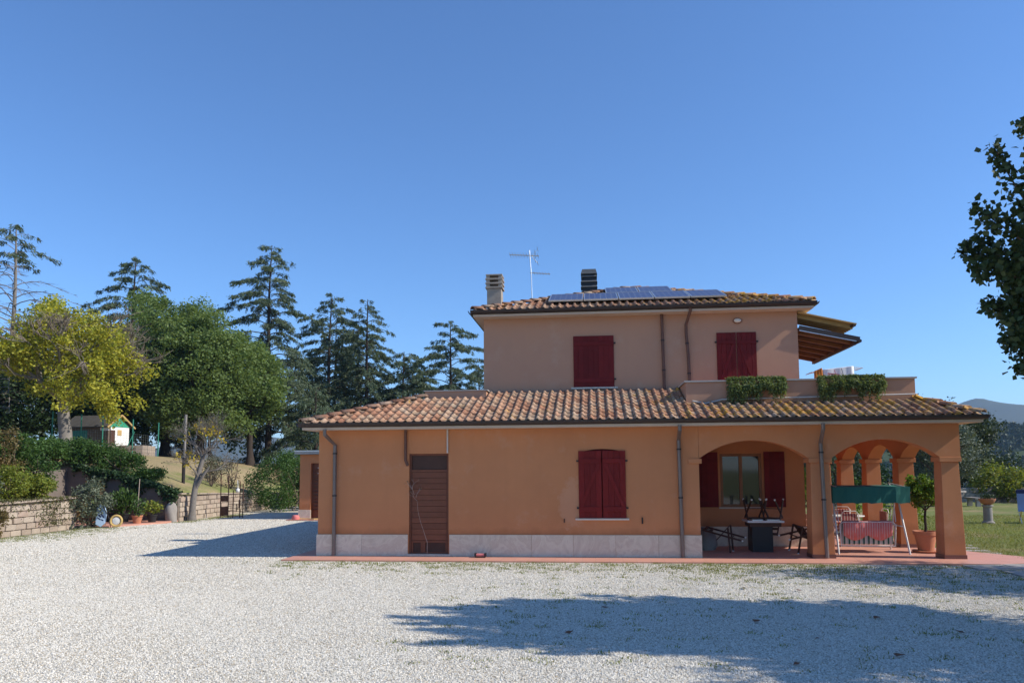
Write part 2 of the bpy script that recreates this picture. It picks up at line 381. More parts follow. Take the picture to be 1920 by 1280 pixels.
def blob(n, c, r, shell=.55, bump=.22, zcut=-.75):
    """points in the outer shell of a lumpy ellipsoid"""
    d = unit(rng.normal(size=(n * 4 + 30, 3))); d = d[d[:, 2] > zcut][:n]
    ph = rng.uniform(0, 6.28, 6); lump = 1 + bump * (np.sin(3.1 * d[:, 0] * 2 + ph[0]) * np.sin(2.7 * d[:, 1] * 2 + ph[1]) + .6 * np.sin(5 * d[:, 2] + ph[2]) * np.sin(4 * d[:, 0] + ph[3]))
    rad = (shell + (1 - shell) * rng.uniform(0, 1, len(d)) ** .6) * lump
    return np.asarray(c) + d * rad[:, None] * np.asarray(r)
def sstep(a, b, x): t = np.clip((x - a) / (b - a), 0, 1); return t * t * (3 - 2 * t)

# ------------------------------------------------------------------ terrain
def hill_mask(x, y):
    m = ((x < -12.4) & (y < 7.9)) | ((x < -10.75) & (y > 12.35)) | (x < -15.6)
    return m.astype(float)
def H(x, y):
    x = np.asarray(x, float); y = np.asarray(y, float)
    d = np.maximum(-12.45 + 1.95 * sstep(7.5, 12.2, y) - x, 0)
    fade = 1 - .35 * sstep(14, 45, y)
    hl = (1.0 + 3.1 * (1 - np.exp(-d / 7.5)) * fade) * (1 - .3 * sstep(14, 24, y) * (1 - sstep(1, 4, d)))
    h = hl * hill_mask(x, y)
    h = h - .05 + .05 * sstep(15.5, 17, x)
    und = .05 * np.sin(x * .7 + 1.3 * np.sin(y * .3)) * np.sin(y * .55) * (hill_mask(x, y) + sstep(19, 26, x))
    h = h + und
    h = h - 24 * sstep(50, 170, y) * (1 + 0 * x)
    dist = np.hypot(x, y)
    h = h + sstep(190, 420, y) * (44 + 7 * np.sin(x * .012 + 1) + 4 * np.sin(x * .03)) * sstep(20, 160, x) * (1 - sstep(480, 900, y))
    h = h - 10 * sstep(60, 300, np.abs(x)) * sstep(30, -60, y)
    return h
def axis_pts(fine, lo, hi):
    a = sorted(set(np.round(fine, 3))); s = a[-1] - a[-2]; v = a[-1]
    while v < hi: s *= 1.18; v += s; a.append(v)
    s = a[1] - a[0]; v = a[0]
    while v > lo: s *= 1.18; v -= s; a.insert(0, v)
    return np.array(a)
ax = axis_pts(list(np.arange(-40, -17, .8)) + list(np.arange(-17, -9, .32)) + list(np.arange(-9, 42, 1.0)), -3350, 3350)
ay = axis_pts(list(np.arange(-26, 4, 1.0)) + list(np.arange(4, 26, .35)) + list(np.arange(26, 60, 1.0)), -2350, 3350)
GX, GY = np.meshgrid(ax, ay); GZ = H(GX, GY); nx, ny = len(ax), len(ay)
idx = np.arange(nx * ny).reshape(ny, nx)
F = np.stack([idx[:-1, :-1], idx[:-1, 1:], idx[1:, 1:], idx[1:, :-1]], -1).reshape(-1, 4)
ground = link('ground', mesh_np('ground', np.stack([GX, GY, GZ], -1).reshape(-1, 3), F, ['grass_ground'], True), None, kind='structure')
def h1(x, y): return float(H(np.array([x]), np.array([y]))[0])

# the gravel yard, with an uneven rim
def gravel_yard():
    pts = [(-11.9, -60), (15.2, -60), (15.4, -3), (14.3, -1.35), (12, -.5), (6, -.5), (-.2, -.5), (-.2, 12.8), (-4.6, 12.9), (-5.6, 14), (-6.2, 24), (-10.6, 24), (-10.2, 12.3), (-10.2, 10.8), (-11.6, 9.4), (-11.9, 8.3)]
    P = []
    for i, a in enumerate(pts):
        b = pts[(i + 1) % len(pts)]; L = math.dist(a, b); k = max(1, int(L / .5))
        for j in range(k):
            t = j / k; w = .05 if (a[0] > -11 and a[1] > -2) else .0
            P.append((a[0] + (b[0] - a[0]) * t + random.uniform(-w, w), a[1] + (b[1] - a[1]) * t + random.uniform(-w, w), -.03))
    bm = bmesh.new(); f = bm.faces.new([bm.verts.new(p) for p in P]); bmesh.ops.triangulate(bm, faces=[f])
    me = bpy.data.meshes.new('gravel_yard'); bm.to_mesh(me); bm.free(); me.materials.append(MATS['gravel'])
    for p in me.polygons:
        if p.normal.z < 0: p.flip()
    return link('gravel_yard', me, None, kind='structure')
gravel_yard()
def pebbles(name, poly, dens, rmin, rmax, seed):
    me = bpy.data.meshes.new(name); me.from_pydata([(x, y, -.028) for x, y in poly], [], [tuple(range(len(poly)))]); me.materials.append(MATS['pebble'])
    o = link(name, me, None, kind='stuff', label='white and grey pebbles lying loose over the gravel yard', category='gravel')
    ng = bpy.data.node_groups.new(name, 'GeometryNodeTree')
    ng.interface.new_socket('Geometry', in_out='INPUT', socket_type='NodeSocketGeometry'); ng.interface.new_socket('Geometry', in_out='OUTPUT', socket_type='NodeSocketGeometry')
    N = ng.nodes.new; L = ng.links.new
    gi, go = N('NodeGroupInput'), N('NodeGroupOutput'); dp = N('GeometryNodeDistributePointsOnFaces'); dp.distribute_method = 'RANDOM'; dp.inputs['Seed'].default_value = seed
    nz = N('ShaderNodeTexNoise'); nz.inputs['Scale'].default_value = .55; nz.inputs['Detail'].default_value = 5; mr = N('ShaderNodeMapRange')
    for k_, v_ in ((1, .36), (2, .62), (3, dens * .3), (4, dens * 1.25)): mr.inputs[k_].default_value = v_
    L(nz.outputs[0], mr.inputs[0]); L(mr.outputs[0], dp.inputs['Density'])
    ico = N('GeometryNodeMeshIcoSphere'); ico.inputs['Radius'].default_value = 1; ico.inputs['Subdivisions'].default_value = 1
    sm = N('GeometryNodeSetMaterial'); sm.inputs['Material'].default_value = MATS['pebble']; L(ico.outputs['Mesh'], sm.inputs['Geometry'])
    ip = N('GeometryNodeInstanceOnPoints'); r1 = N('FunctionNodeRandomValue'); r1.data_type = 'FLOAT_VECTOR'
    r1.inputs[0].default_value = (rmin, rmin * .8, rmin * .6); r1.inputs[1].default_value = (rmax * 1.3, rmax, rmax * .8)
    r2_ = N('FunctionNodeRandomValue'); r2_.data_type = 'FLOAT_VECTOR'; r2_.inputs[0].default_value = (-.5, -.5, 0); r2_.inputs[1].default_value = (.5, .5, 6.28); r2_.inputs['Seed'].default_value = 5
    L(gi.outputs[0], dp.inputs[0]); L(dp.outputs['Points'], ip.inputs['Points']); L(sm.outputs[0], ip.inputs['Instance']); L(r1.outputs[0], ip.inputs['Scale']); L(r2_.outputs[0], ip.inputs['Rotation'])
    L(ip.outputs[0], go.inputs[0]); md = o.modifiers.new('scatter', 'NODES'); md.node_group = ng; return o
pebbles('pebbles', [(-1.5, -11.5), (12.5, -11.5), (14.6, -5), (-4.5, -5)], 2300, .0055, .0125, 1)
pebbles('pebbles', [(-4.6, -5), (14.6, -5), (15.0, -2.2), (14.2, -.95), (-7.5, -.95)], 1300, .006, .014, 2)
pebbles('pebbles', [(-.7, -.94), (-.7, 12.3), (-6.2, 14), (-9.8, 14), (-10.0, 11), (-11.5, 8.2), (-11.7, 3), (-7.5, -.94)], 600, .008, .018, 4)

# porch floor and paths
MB().box(-.55, 14.95, -.85, 3.0, -.14, 0).box(12.0, 14.95, 3.0, 11.6, -.14, 0).build('terracotta_walk', 'terracotta_paving', kind='structure')
MB().prism([(14.95, -.85), (16.6, -.25), (16.2, .5), (15.5, 1.6), (14.95, 2.6)], -.14, -.004, 'z').build('terracotta_apron', 'terracotta_paving', kind='structure')
MB().prism([(-14.9, 8.7), (-11.2, 8.7), (-10.4, 10.6), (-10.3, 12.0), (-14.9, 12.0)], -.1, .02, 'z').build('terracotta_patio', 'terracotta_paving', kind='structure')
MB().prism([(-5.9, 12.4), (-.3, 12.4), (-.3, 13.4), (-5.9, 13.4)], -.1, .01, 'z').build('pavement', 'terracotta_paving', kind='structure')
fl = thing('flagstone_path', 'grey flagstone path beside the corner of the terracotta walk', 'path', (0, 0, -.03)); fl['kind'] = 'structure'
for k in ('label', 'category'): del fl[k]
for i in range(5):
    for j in range(3):
        x0 = 14.1 + i * .86 + j * .35; y0 = -1.75 - j * .84 + i * .16
        if y0 > -1.05 and x0 < 14.8: continue
        MB().prism([(x0, y0), (x0 + .82 + random.uniform(-.04, .03), y0 + .1), (x0 + .86, y0 + .86), (x0 + .03, y0 + .78 + random.uniform(-.03, .03))], -.08, .022 + random.uniform(0, .006), 'z').build('flagstone', 'flag_stone', fl, bevel=.008)

# ------------------------------------------------------------------ mountains, far wood, haze
def mountain(name, cx, cy, rx, ry, hgt, seed, n=70):
    r = np.random.default_rng(seed); u = np.linspace(-1, 1, n); X, Y = np.meshgrid(u, u); d = np.hypot(X, Y)
    Z = np.clip(1 - d, 0, 1) ** 1.15; ph = r.uniform(0, 6.28, 12)
    for k, (f, a) in enumerate(((3, .10), (6, .06), (11, .035), (19, .02))):
        Z = Z + a * np.clip(1 - d, 0, 1) * np.sin(f * X + ph[k]) * np.cos(f * Y * 1.1 + ph[k + 4])
    Z = Z * hgt - 30; i = np.arange(n * n).reshape(n, n); F = np.stack([i[:-1, :-1], i[:-1, 1:], i[1:, 1:], i[1:, :-1]], -1).reshape(-1, 4)
    return link(name, mesh_np(name, np.stack([cx + X * rx, cy + Y * ry, Z], -1).reshape(-1, 3), F, ['mountain_rock'], True), None, kind='structure')
mountain('mountain', 950, 1980, 620, 800, 195, 3)
mountain('mountain', 480, 2300, 1000, 860, 85, 4)
mountain('mountain', -1000, 2150, 1060, 860, 140, 5)
C = []; 
for i in range(1900):
    x = random.uniform(40, 420); y = random.uniform(150, 470)
    if x / (y + 18) < .36 or x / (y + 18) > .72: continue
    s = random.uniform(2.6, 5.2); C.append(blob(100, (x, y, h1(x, y) + s * .7), (s, s, s * .9), .6, .2))
foliage('far_wood', np.concatenate(C), 1.5, 'leaf_far', None, aspect=.8, props=dict(kind='stuff', label='distant dark green wood covering the hillside below the mountain', category='wood'))

# ------------------------------------------------------------------ farmhouse
house = thing('farmhouse', 'terracotta rendered two storey farmhouse with red shutters, tiled roofs and arched porch', 'house')
ZW = 2.97; TAN = .33; UY = 2.6; UX0, UX1 = 3.65, 11.96; UB = 10.9
def part(mb, name, mat, parent=house, **k): return mb.build(name, mat, parent, **k)
def arc(x0, x1, z0, z1, n=14):
    c = (x0 + x1) / 2; hw = (x1 - x0) / 2; r = (hw * hw + (z1 - z0) ** 2) / (2 * (z1 - z0)); cz = z1 - r; a = math.asin(hw / r)
    return [(c + r * math.sin(-a + 2 * a * i / n), cz + r * math.cos(-a + 2 * a * i / n)) for i in range(n + 1)]
# front wall with door opening and an arched window opening, drawn as one outline of vertical strips
m = MB(); m.box(0, 2.22, 0, .32, 0, ZW).box(2.22, 3.17, 0, .32, 2.40, ZW).box(3.17, 6.26, 0, .32, 0, ZW).box(7.30, 8.98, 0, .32, 0, ZW).box(6.26, 7.30, 0, .32, 0, .88)
m.prism([(6.26, ZW)] + arc(6.26, 7.30, 2.40, 2.475) + [(7.30, ZW)], 0, .32); part(m, 'wall', 'stucco')
part(MB().box(6.2, 7.36, .06, .12, .8, 2.6), 'window_backing', 'red_paint_dark')
part(MB().box(0, .32, .32, 10.9, 0, ZW), 'wall', 'stucco'); part(MB().box(8.66, 8.98, .32, UY, 0, ZW), 'wall', 'stucco'); part(MB().box(.32, UX1, 10.6, 10.9, 0, ZW), 'wall', 'stucco')
# porch back wall with its window opening
m = MB(); WX0, WX1, WZ0, WZ1 = 9.86, 10.92, 1.0, 2.38
m.box(8.98, WX0, UY, UY + .3, 0, 3.2).box(WX1, 11.98, UY, UY + .3, 0, 3.2).box(WX0, WX1, UY, UY + .3, 0, WZ0).box(WX0, WX1, UY, UY + .3, WZ1, 3.2)
m.box(11.68, 11.98, UY + .3, 10.6, 0, 3.2); part(m, 'porch_wall', 'stucco')
part(MB().box(UX0, UX1, UY + .004, UB, 3.2, 6.14), 'upper_wall', 'stucco_greyer')
part(MB().box(8.98, 14.3, .3, UY, ZW - .1, ZW + .1).box(11.98, 14.3, UY, 10.9, ZW - .1, ZW + .1), 'porch_ceiling', 'stucco')
part(MB().box(9, 14.1, 1.1, UY, 3.12, 3.4).box(12, 14.1, UY, 10.9, 3.12, 3.4), 'terrace_floor', 'terracotta_paving')
# porch arcade, front and side
m = MB(); m.prism([(8.985, ZW)] + arc(8.985, 11.40, 2.23, 2.64) + arc(11.92, 14.22, 2.23, 2.64) + [(14.66, 2.23), (14.66, ZW)], .003, .34); part(m, 'arcade', 'stucco')
CY = [0, 2.45, 4.75, 7.05, 9.35]
pl = [(.34, ZW)]
for k in range(4): pl += arc(CY[k] + .44 if k else .42, CY[k + 1], 2.23, 2.60, 10)
pl += [(9.8, 2.23), (9.8, ZW)]
part(MB().prism(pl, 14.30, 14.657, 'x'), 'arcade', 'stucco')
def column(x0, x1, y0, y1):
    c = MB(); b = .025
    c.add([(x0 - b, y0 - b, 0), (x1 + b, y0 - b, 0), (x1 + b, y1 + b, 0), (x0 - b, y1 + b, 0), (x0 + .015, y0 + .015, 2.12), (x1 - .015, y0 + .015, 2.12), (x1 - .015, y1 - .015, 2.12), (x0 + .015, y1 - .015, 2.12)],
          [(0, 3, 2, 1), (4, 5, 6, 7), (0, 1, 5, 4), (1, 2, 6, 5), (2, 3, 7, 6), (3, 0, 4, 7)])
    co = part(c, 'column', 'stucco', bevel=.008)
    MB().box(x0 - .03, x1 + .03, y0 - .03, y1 + .03, 2.12, 2.228).build('capital', 'stucco', co, bevel=.006)
    MB().box(x0 - .035, x1 + .035, y0 - .035, y1 + .035, 0, .085).build('base', 'skirting', co)
column(11.44, 11.88, .02, .42); column(14.24, 14.64, .02, .42)
for y in CY[1:]: column(14.24, 14.64, y, y + .42)
part(MB().box(8.74, 9.04, -.035, .36, 2.12, 2.228), 'capital', 'stucco', bevel=.006)
# marble plinth slabs, each its own piece
def slabs(x0, x1, y=-.022, z1=.5, n=None):
    n = n or max(1, round((x1 - x0) / 1.0)); w = (x1 - x0) / n
    for i in range(n):
        part(MB().box(x0 + i * w + .002, x0 + (i + 1) * w - .002, y + random.uniform(0, .003), y + .03, 0.001, z1), 'plinth_slab', 'marble', bevel=.003)
slabs(-.03, 2.20); slabs(3.19, 9.0); slabs(9.0, 11.99, UY - .025)
part(MB().box(-.03, -.002, .012, 10.9, .001, .5), 'plinth_slab', 'marble'); part(MB().box(8.982, 9.005, .012, UY - .03, .001, .5), 'plinth_slab', 'marble')
part(MB().box(2.16, 3.23, -.05, .2, .001, .05), 'doorstep', 'marble', bevel=.006)
# door
door = part(MB().box(2.22, 3.17, .1, .13, .05, 2.4), 'door', 'dark_wood')
for a, b, c, d in ((2.222, 2.27, .05, 2.398), (3.12, 3.168, .05, 2.398), (2.27, 3.12, 1.965, 2.02), (2.27, 3.12, 2.355, 2.398)): MB().box(a, b, .055, .1, c, d).build('frame', 'brown_wood', door)
MB().box(2.28, 3.11, .085, .098, 2.025, 2.35).build('transom_pane', 'dark_wood', door)
zz = [.36 + i * .1335 for i in range(13)]
for i in range(12): MB().box(2.275, 3.115, .068 + random.uniform(0, .004), .1, zz[i] + .003, zz[i + 1] - .003).build('plank', 'brown_wood', door, bevel=.003)
for a, b, c, d in ((2.275, 2.31, .06, .352), (2.49, 2.60, .06, .352), (3.085, 3.115, .06, .352), (2.31, 2.49, .06, .08), (2.31, 2.49, .31, .352), (2.60, 3.085, .06, .09), (2.60, 3.085, .31, .352)):
    MB().box(a, b, .07, .1, c, d).build('plank', 'brown_wood', door)
# shutters
def shutter(x0, x1, z0, z1, y, brace, mat='red_paint', n=4, hinge=None):
    sh = part(MB().box(x0, x1, y + .012, y + .022, z0, z1), 'window_shutter', mat); w = (x1 - x0) / n
    for i in range(n): MB().box(x0 + i * w + .003, x0 + (i + 1) * w - .003, y - random.uniform(.0, .003), y + .012, z0, z1).build('plank', mat, sh, bevel=.002)
    hh = z1 - z0; b0, b1 = z0 + .17 * hh, z1 - .15 * hh
    for za, zb in ((b0 - .11, b0), (b1 - .05, b1 + .05)): MB().box(x0 + .004, x1 - .004, y - .02, y - .003, za, zb).build('batten', mat, sh, bevel=.003)
    if brace:
        xa, xb = (x0 + .06, x1 - .06) if brace > 0 else (x1 - .06, x0 + .06)
        MB().bar((xa, y - .012, b0 + .005), (xb, y - .012, b1 - .06), .016, .075, (1 if brace < 0 else -1, 0, .6)).build('brace', mat, sh)
    if hinge is not None:
        for zc in (b0 - .03, b1): MB().bar((hinge, y + .005, zc), (hinge + (.05 if hinge > x0 else -.05), y + .005, zc), .03, .04).build('hinge', 'black_iron', sh)
    return sh
shutter(6.235, 6.762, .885, 2.43, -.035, 1, hinge=6.235); shutter(6.785, 7.315, .885, 2.43, -.035, -1, hinge=7.315)
part(MB().box(6.15, 7.38, -.06, .02, .84, .88), 'sill', 'cream', bevel=.004)
shutter(6.09, 7.17, 4.19, 5.57, UY - .03, 0, 'red_paint_dark', 8, hinge=7.17); part(MB().box(6.02, 7.26, UY - .06, UY + .02, 4.14, 4.185), 'sill', 'cream')
shutter(9.87, 10.37, 3.9, 5.57, UY - .03, 1, 'red_paint_dark', hinge=9.87); shutter(10.39, 10.89, 3.9, 5.57, UY - .03, -1, 'red_paint_dark', hinge=10.89)
for a, b in ((6.0, 1.0),): part(MB().box(5.88, 5.90, -.03, .01, .78, .87), 'shutter_catch', 'black_iron')
part(MB().box(7.66, 7.69, -.03, .01, .76, .90), 'shutter_catch', 'black_iron')
# porch window: timber frame, panes, open shutters
wf = MB(); fy = UY + .02
for a, b, c, d in ((WX0, WX0 + .07, WZ0, WZ1), (WX1 - .07, WX1, WZ0, WZ1), (WX0 + .07, WX1 - .07, WZ0, WZ0 + .07), (WX0 + .07, WX1 - .07, WZ1 - .07, WZ1), (10.35, 10.43, WZ0 + .07, WZ1 - .07)): wf.box(a, b, fy, fy + .07, c, d)
win = part(wf, 'window', 'wood_frame')
for a, b in ((WX0 + .07, 10.35), (10.43, WX1 - .07)):
    MB().box(a, b, fy + .035, fy + .045, WZ0 + .07, WZ1 - .07).build('pane', 'window_glass', win)
part(MB().box(WX0 - .05, WX1 + .05, UY - .05, UY + .02, WZ0 - .04, WZ0 - .003), 'sill', 'cream')
shutter(9.26, 9.80, 1.0, 2.42, UY - .05, 0, 'red_paint_dark'); shutter(10.97, 11.49, 1.0, 2.42, UY - .05, 0, 'red_paint_dark')
# ---- roofs
EX0, EX1, EY = -.27, 14.98, -.42; EZ = 3.10
lower = part(MB().quad((EX0, EY, EZ), (EX1, EY, EZ), (14.2, 1.05, EZ + TAN * 1.47), (8.85, 1.05, EZ + TAN * 1.47)).add(
    [(EX0, EY, EZ), (8.85, EY + 1.47, EZ + TAN * 1.47), (8.85, UY, EZ + TAN * 3.02), (3.8, UY, EZ + TAN * 3.02), (3.8, 2.0, EZ + TAN * 2.42), (EX0 + 2.42, 2.0, EZ + TAN * 2.42)], [(0, 1, 2, 3, 4, 5)]).add(
    [(EX0, EY, EZ), (EX0 + 2.42, 2.0, EZ + TAN * 2.42), (EX0 + 2.42, 8.6, EZ + TAN * 2.42), (EX0, 11.2, EZ)], [(0, 1, 2, 3)]).add(
    [(EX1, EY, EZ), (EX1, 11.2, EZ), (14.2, 11, EZ + TAN * 1.47), (14.2, 1.05, EZ + TAN * 1.47)], [(0, 1, 2, 3)]), 'lower_roof', 'dark_wood')
A = (7.85, 6.75, 7.76); UE = 6.24; ux0, ux1, uy0, uy1 = 3.42, 12.28, 2.2, 11.3
upper = part(MB().add([(ux0, uy0, UE), (ux1, uy0, UE), (ux1, uy1, UE), (ux0, uy1, UE), A], [(0, 1, 4), (1, 2, 4), (2, 3, 4), (3, 0, 4)]), 'upper_roof', 'dark_wood')
TU = (A[2] - UE) / (A[1] - uy0); TUX = (A[2] - UE) / (A[0] - ux0)
TW = .205; prof = [(0, .0), (.012, .032), (.036, .054), (.062, .054), (.086, .032), (.098, .006), (.15, -.003), (TW, .0)]
tv = []; EXPO = .345
for v, lift in ((0, .024), (.40, .002)): tv += [(u, v, w + lift) for u, w in prof]
tv += [(u, .004, w + .004) for u, w in prof]; k = len(prof)
tf = [(i, i + 1, k + i + 1, k + i) for i in range(k - 1)] + [(2 * k + i, 2 * k + i + 1, i + 1, i) for i in range(k - 1)]
tile_me = bpy.data.meshes.new('roof_tile'); tile_me.from_pydata(tv, [], tf); tile_me.materials.append(MATS['roof_tile'])
tile_me.polygons.foreach_set('use_smooth', [True] * (k - 1) + [False] * (k - 1))
TVN = np.array(tv); TFN = np.array(tf)
placed = []   # (matrix, on_lower_front, row)
def slope_tiles(o, ex, ey, tan, length_run, inside, width, front=False):
    """o: eave corner; ex: along eave; ey: horizontal direction up the slope"""
    ex, ey = Vector(ex), Vector(ey); c = 1 / math.sqrt(1 + tan * tan); upv = (ey + Vector((0, 0, tan))).normalized(); nv = ex.cross(upv).normalized()
    rows = int(length_run / c / EXPO) + 1; cols = int(width / TW) + 1
    for r_ in range(rows):
        for q in range(-1, cols + 1):
            p = Vector(o) + ex * (q * TW + random.uniform(-.004, .004)) + upv * (r_ * EXPO - .05 + random.uniform(-.006, .006)) + nv * .015
            mid = p + ex * TW * .5 + upv * .2
            if not inside(mid.x, mid.y): continue
            a = random.uniform(-.012, .012); b = random.uniform(-.015, .02)
            e2 = (ex + upv * a + nv * b * .5).normalized(); n2 = e2.cross((upv + nv * b).normalized()).normalized(); u3 = n2.cross(e2)
            mt = Matrix((e2, u3, n2)).transposed().to_4x4(); mt.translation = p; placed.append((mt, front, r_, q))
def in_front(x, y):
    if y < EY - .1 or x < EX0 + (y - EY) - .05: return False
    if x > EX1 - (y - EY) * .78 / 1.47 + .03: return False
    if x > 8.86: return y < 1.02
    if x < 3.8: return y < 1.98
    return y < UY - .02
slope_tiles((EX0, EY, EZ), (1, 0, 0), (0, 1, 0), TAN, 3.02, in_front, 15.3, True)
slope_tiles((EX0, 11.2, EZ), (0, -1, 0), (1, 0, 0), TAN, 2.42, lambda x, y: y > EY + (x - EX0) - .05 and y < 11.2 - (x - EX0) and x < EX0 + 2.4, 11.6)
slope_tiles((EX1, EY, EZ), (0, 1, 0), (-1, 0, 0), TAN * 1.47 / .78, .78, lambda x, y: y > EY + (EX1 - x) * 1.47 / .78 - .05 and y < 11.1 and x > 14.22, 11.6)
slope_tiles((ux0, uy0, UE), (1, 0, 0), (0, 1, 0), TU, A[1] - uy0, lambda x, y: ux0 + (y - uy0) * (A[0] - ux0) / (A[1] - uy0) - .06 < x < ux1 - (y - uy0) * (ux1 - A[0]) / (A[1] - uy0) + .06, ux1 - ux0)
slope_tiles((ux0, uy1, UE), (0, -1, 0), (1, 0, 0), TUX, A[0] - ux0, lambda x, y: uy0 + (x - ux0) * (A[1] - uy0) / (A[0] - ux0) - .06 < y < uy1 - (x - ux0) * (uy1 - A[1]) / (A[0] - ux0) + .06, uy1 - uy0)
slope_tiles((ux1, uy0, UE), (0, 1, 0), (-1, 0, 0), TUX, ux1 - A[0], lambda x, y: uy0 + (ux1 - x) * (A[1] - uy0) / (ux1 - A[0]) - .06 < y < uy1 - (ux1 - x) * (uy1 - A[1]) / (ux1 - A[0]) + .06, uy1 - uy0)
front = sorted([p for p in placed if p[1]], key=lambda p: (p[2], abs(p[0].translation.x - 8)))[:298]; fid = set(id(p) for p in front)
for mt, *_ in front:
    o = link('roof_tile', tile_me, lower); o.matrix_local = mt
V = []; Fq = []; off = 0
for p in placed:
    if id(p) in fid: continue
    mt = np.array(p[0]); V.append(TVN @ mt[:3, :3].T + mt[:3, 3]); Fq.append(TFN + off); off += len(TVN)
o = link('roof_tiles', mesh_np('roof_tiles', np.concatenate(V), np.concatenate(Fq), ['roof_tile']), house, kind='stuff')
# hip caps
cv = []
for t_, rr in ((0, .105), (.42, .085)): cv += [(rr * math.cos(PI * j / 6), t_, rr * .8 * math.sin(PI * j / 6) + (.03 if t_ == 0 else .0)) for j in range(7)]
cv += [(.085 * math.cos(PI * j / 6), .003, .07 * math.sin(PI * j / 6) + .015) for j in range(7)]
cap_me = bpy.data.meshes.new('hip_tile'); cap_me.from_pydata(cv, [], [(j, j + 1, 8 + j, 7 + j) for j in range(6)] + [(14 + j, 15 + j, 1 + j, j) for j in range(6)]); cap_me.materials.append(MATS['roof_tile'])
cap_me.polygons.foreach_set('use_smooth', [True] * 6 + [False] * 6)
def hip(a, b, parent, st=.36):
    a, b = Vector(a), Vector(b); d = (b - a).normalized(); x = d.cross(Vector((0, 0, 1))).normalized(); z = x.cross(d); n = int((b - a).length / st)
    for i in range(n):
        mt = Matrix((x, d, z)).transposed().to_4x4(); mt = mt @ Matrix.Rotation(random.uniform(-.05, .05), 4, 'Y'); mt.translation = a + d * (i * st) + z * .045
        link('hip_tile', cap_me, parent).matrix_local = mt
hip((EX0 - .02, EY - .02, EZ), (EX0 + 2.5, EY + 2.5, EZ + TAN * 2.5), lower); hip((EX1, EY, EZ), (14.2, 1.05, EZ + TAN * 1.47), lower)
hip((ux0, uy0, UE), A, upper); hip((ux1, uy0, UE), A, upper); hip((ux0, uy1, UE), A, upper); hip((ux1, uy1, UE), A, upper)
# eaves: boarded soffits and half-round gutters
def gutter(pts, z, name='gutter', r=.075):
    m = MB(); a = [Vector((p[0], p[1], z)) for p in pts]
    for i in range(len(a) - 1):
        d = (a[i + 1] - a[i]).normalized(); o_ = d.cross(Vector((0, 0, 1)))
        vs = []
        for p in (a[i] - d * .0, a[i + 1] + d * .0):
            vs += [p + o_ * (r * math.cos(PI * j / 8)) * 1.0 + Vector((0, 0, -r * 1.25 * math.sin(PI * j / 8))) for j in range(9)] + [p + o_ * ((r - .008) * math.cos(PI * j / 8)) + Vector((0, 0, -(r * 1.25 - .008) * math.sin(PI * j / 8))) for j in range(8, -1, -1)]
        m.add(vs, [(j, (j + 1) % 18, 18 + (j + 1) % 18, 18 + j) for j in range(18)] + [tuple(range(18)), tuple(range(18, 36))])
    return part(m, name, 'gutter', smooth=True)
gutter([(EX0 - .06, EY - .06), (EX1 + .06, EY - .06)], EZ + .03); gutter([(EX0 - .06, 11.2), (EX0 - .06, EY - .06)], EZ + .03); gutter([(EX1 + .06, EY - .06), (EX1 + .06, 11.2)], EZ + .03)
gutter([(ux0 - .06, uy0 - .06), (ux1 + .06, uy0 - .06)], UE + .02); gutter([(ux0 - .06, uy1), (ux0 - .06, uy0 - .06)], UE + .02); gutter([(ux1 + .06, uy0 - .06), (ux1 + .06, uy1)], UE + .02)
part(MB().box(EX0, EX1, EY, -.003, ZW + .003, ZW + .06).box(EX0, -.003, 0, 11.1, ZW + .003, ZW + .06).box(14.66, EX1, 0, 11.1, ZW + .003, ZW + .06), 'soffit', 'soffit')
part(MB().box(ux0, ux1, uy0, UY, 6.10, 6.16).box(ux0, UX0, UY, uy1, 6.10, 6.16).box(UX1, ux1, UY, uy1, 6.10, 6.16), 'soffit', 'soffit')
# ---- downpipes
def pipe(pts, r, mat, brackets=(), name='downpipe'):
    o = part(MB().tube(pts, r, 10), name, mat, smooth=True); a = Vector(pts[-1])
    for z in brackets:
        for i in range(len(pts) - 1):
            p, q = Vector(pts[i]), Vector(pts[i + 1])
            if min(p.z, q.z) <= z <= max(p.z, q.z) and abs(p.z - q.z) > .5:
                c = p.lerp(q, (z - p.z) / (q.z - p.z)); MB().tube([c - Vector((0, 0, .016)), c + Vector((0, 0, .016))], r + .01, 10).build('bracket', 'black_iron', o)
    return o
pipe([(.30, EY - .05, 2.98), (.30, EY - .05, 2.86), (.42, -.07, 2.62), (.42, -.07, .02)], .045, 'pipe', (2.42, 1.42))
pipe([(8.52, EY - .05, 2.98), (8.52, EY - .05, 2.88), (8.53, -.07, 2.66), (8.56, -.07, .02)], .045, 'pipe', (2.45, 1.35))
pipe([(11.62, EY - .05, 2.98), (11.62, EY - .05, 2.86), (11.66, -.085, 2.56), (11.70, -.085, .02)], .045, 'pipe', (2.35, 1.3))
pipe([(8.45, UY - .06, 6.1), (8.48, UY - .06, 4.1)], .04, 'pipe_rust', (5.4, 4.6))
pipe([(9.16, uy0 - .03, 6.2), (9.16, uy0 - .03, 6.1), (9.08, UY - .07, 5.8), (9.08, UY - .07, 5.55), (9.12, UY - .07, 5.0), (9.14, UY - .07, 4.1)], .04, 'pipe_rust', (5.3, 4.5))
pipe([(2.14, -.05, ZW), (2.14, -.05, 2.25), (2.20, -.06, 2.12)], .035, 'pipe_rust'); pipe([(3.15, -.03, ZW), (3.15, -.03, 2.41)], .02, 'white_pipe', name='conduit')
pipe([(9.0, .98, 3.64), (9.3, .96, 3.57), (9.7, .95, 3.66), (14.2, .95, 3.72)], .018, 'white_pipe', name='conduit')
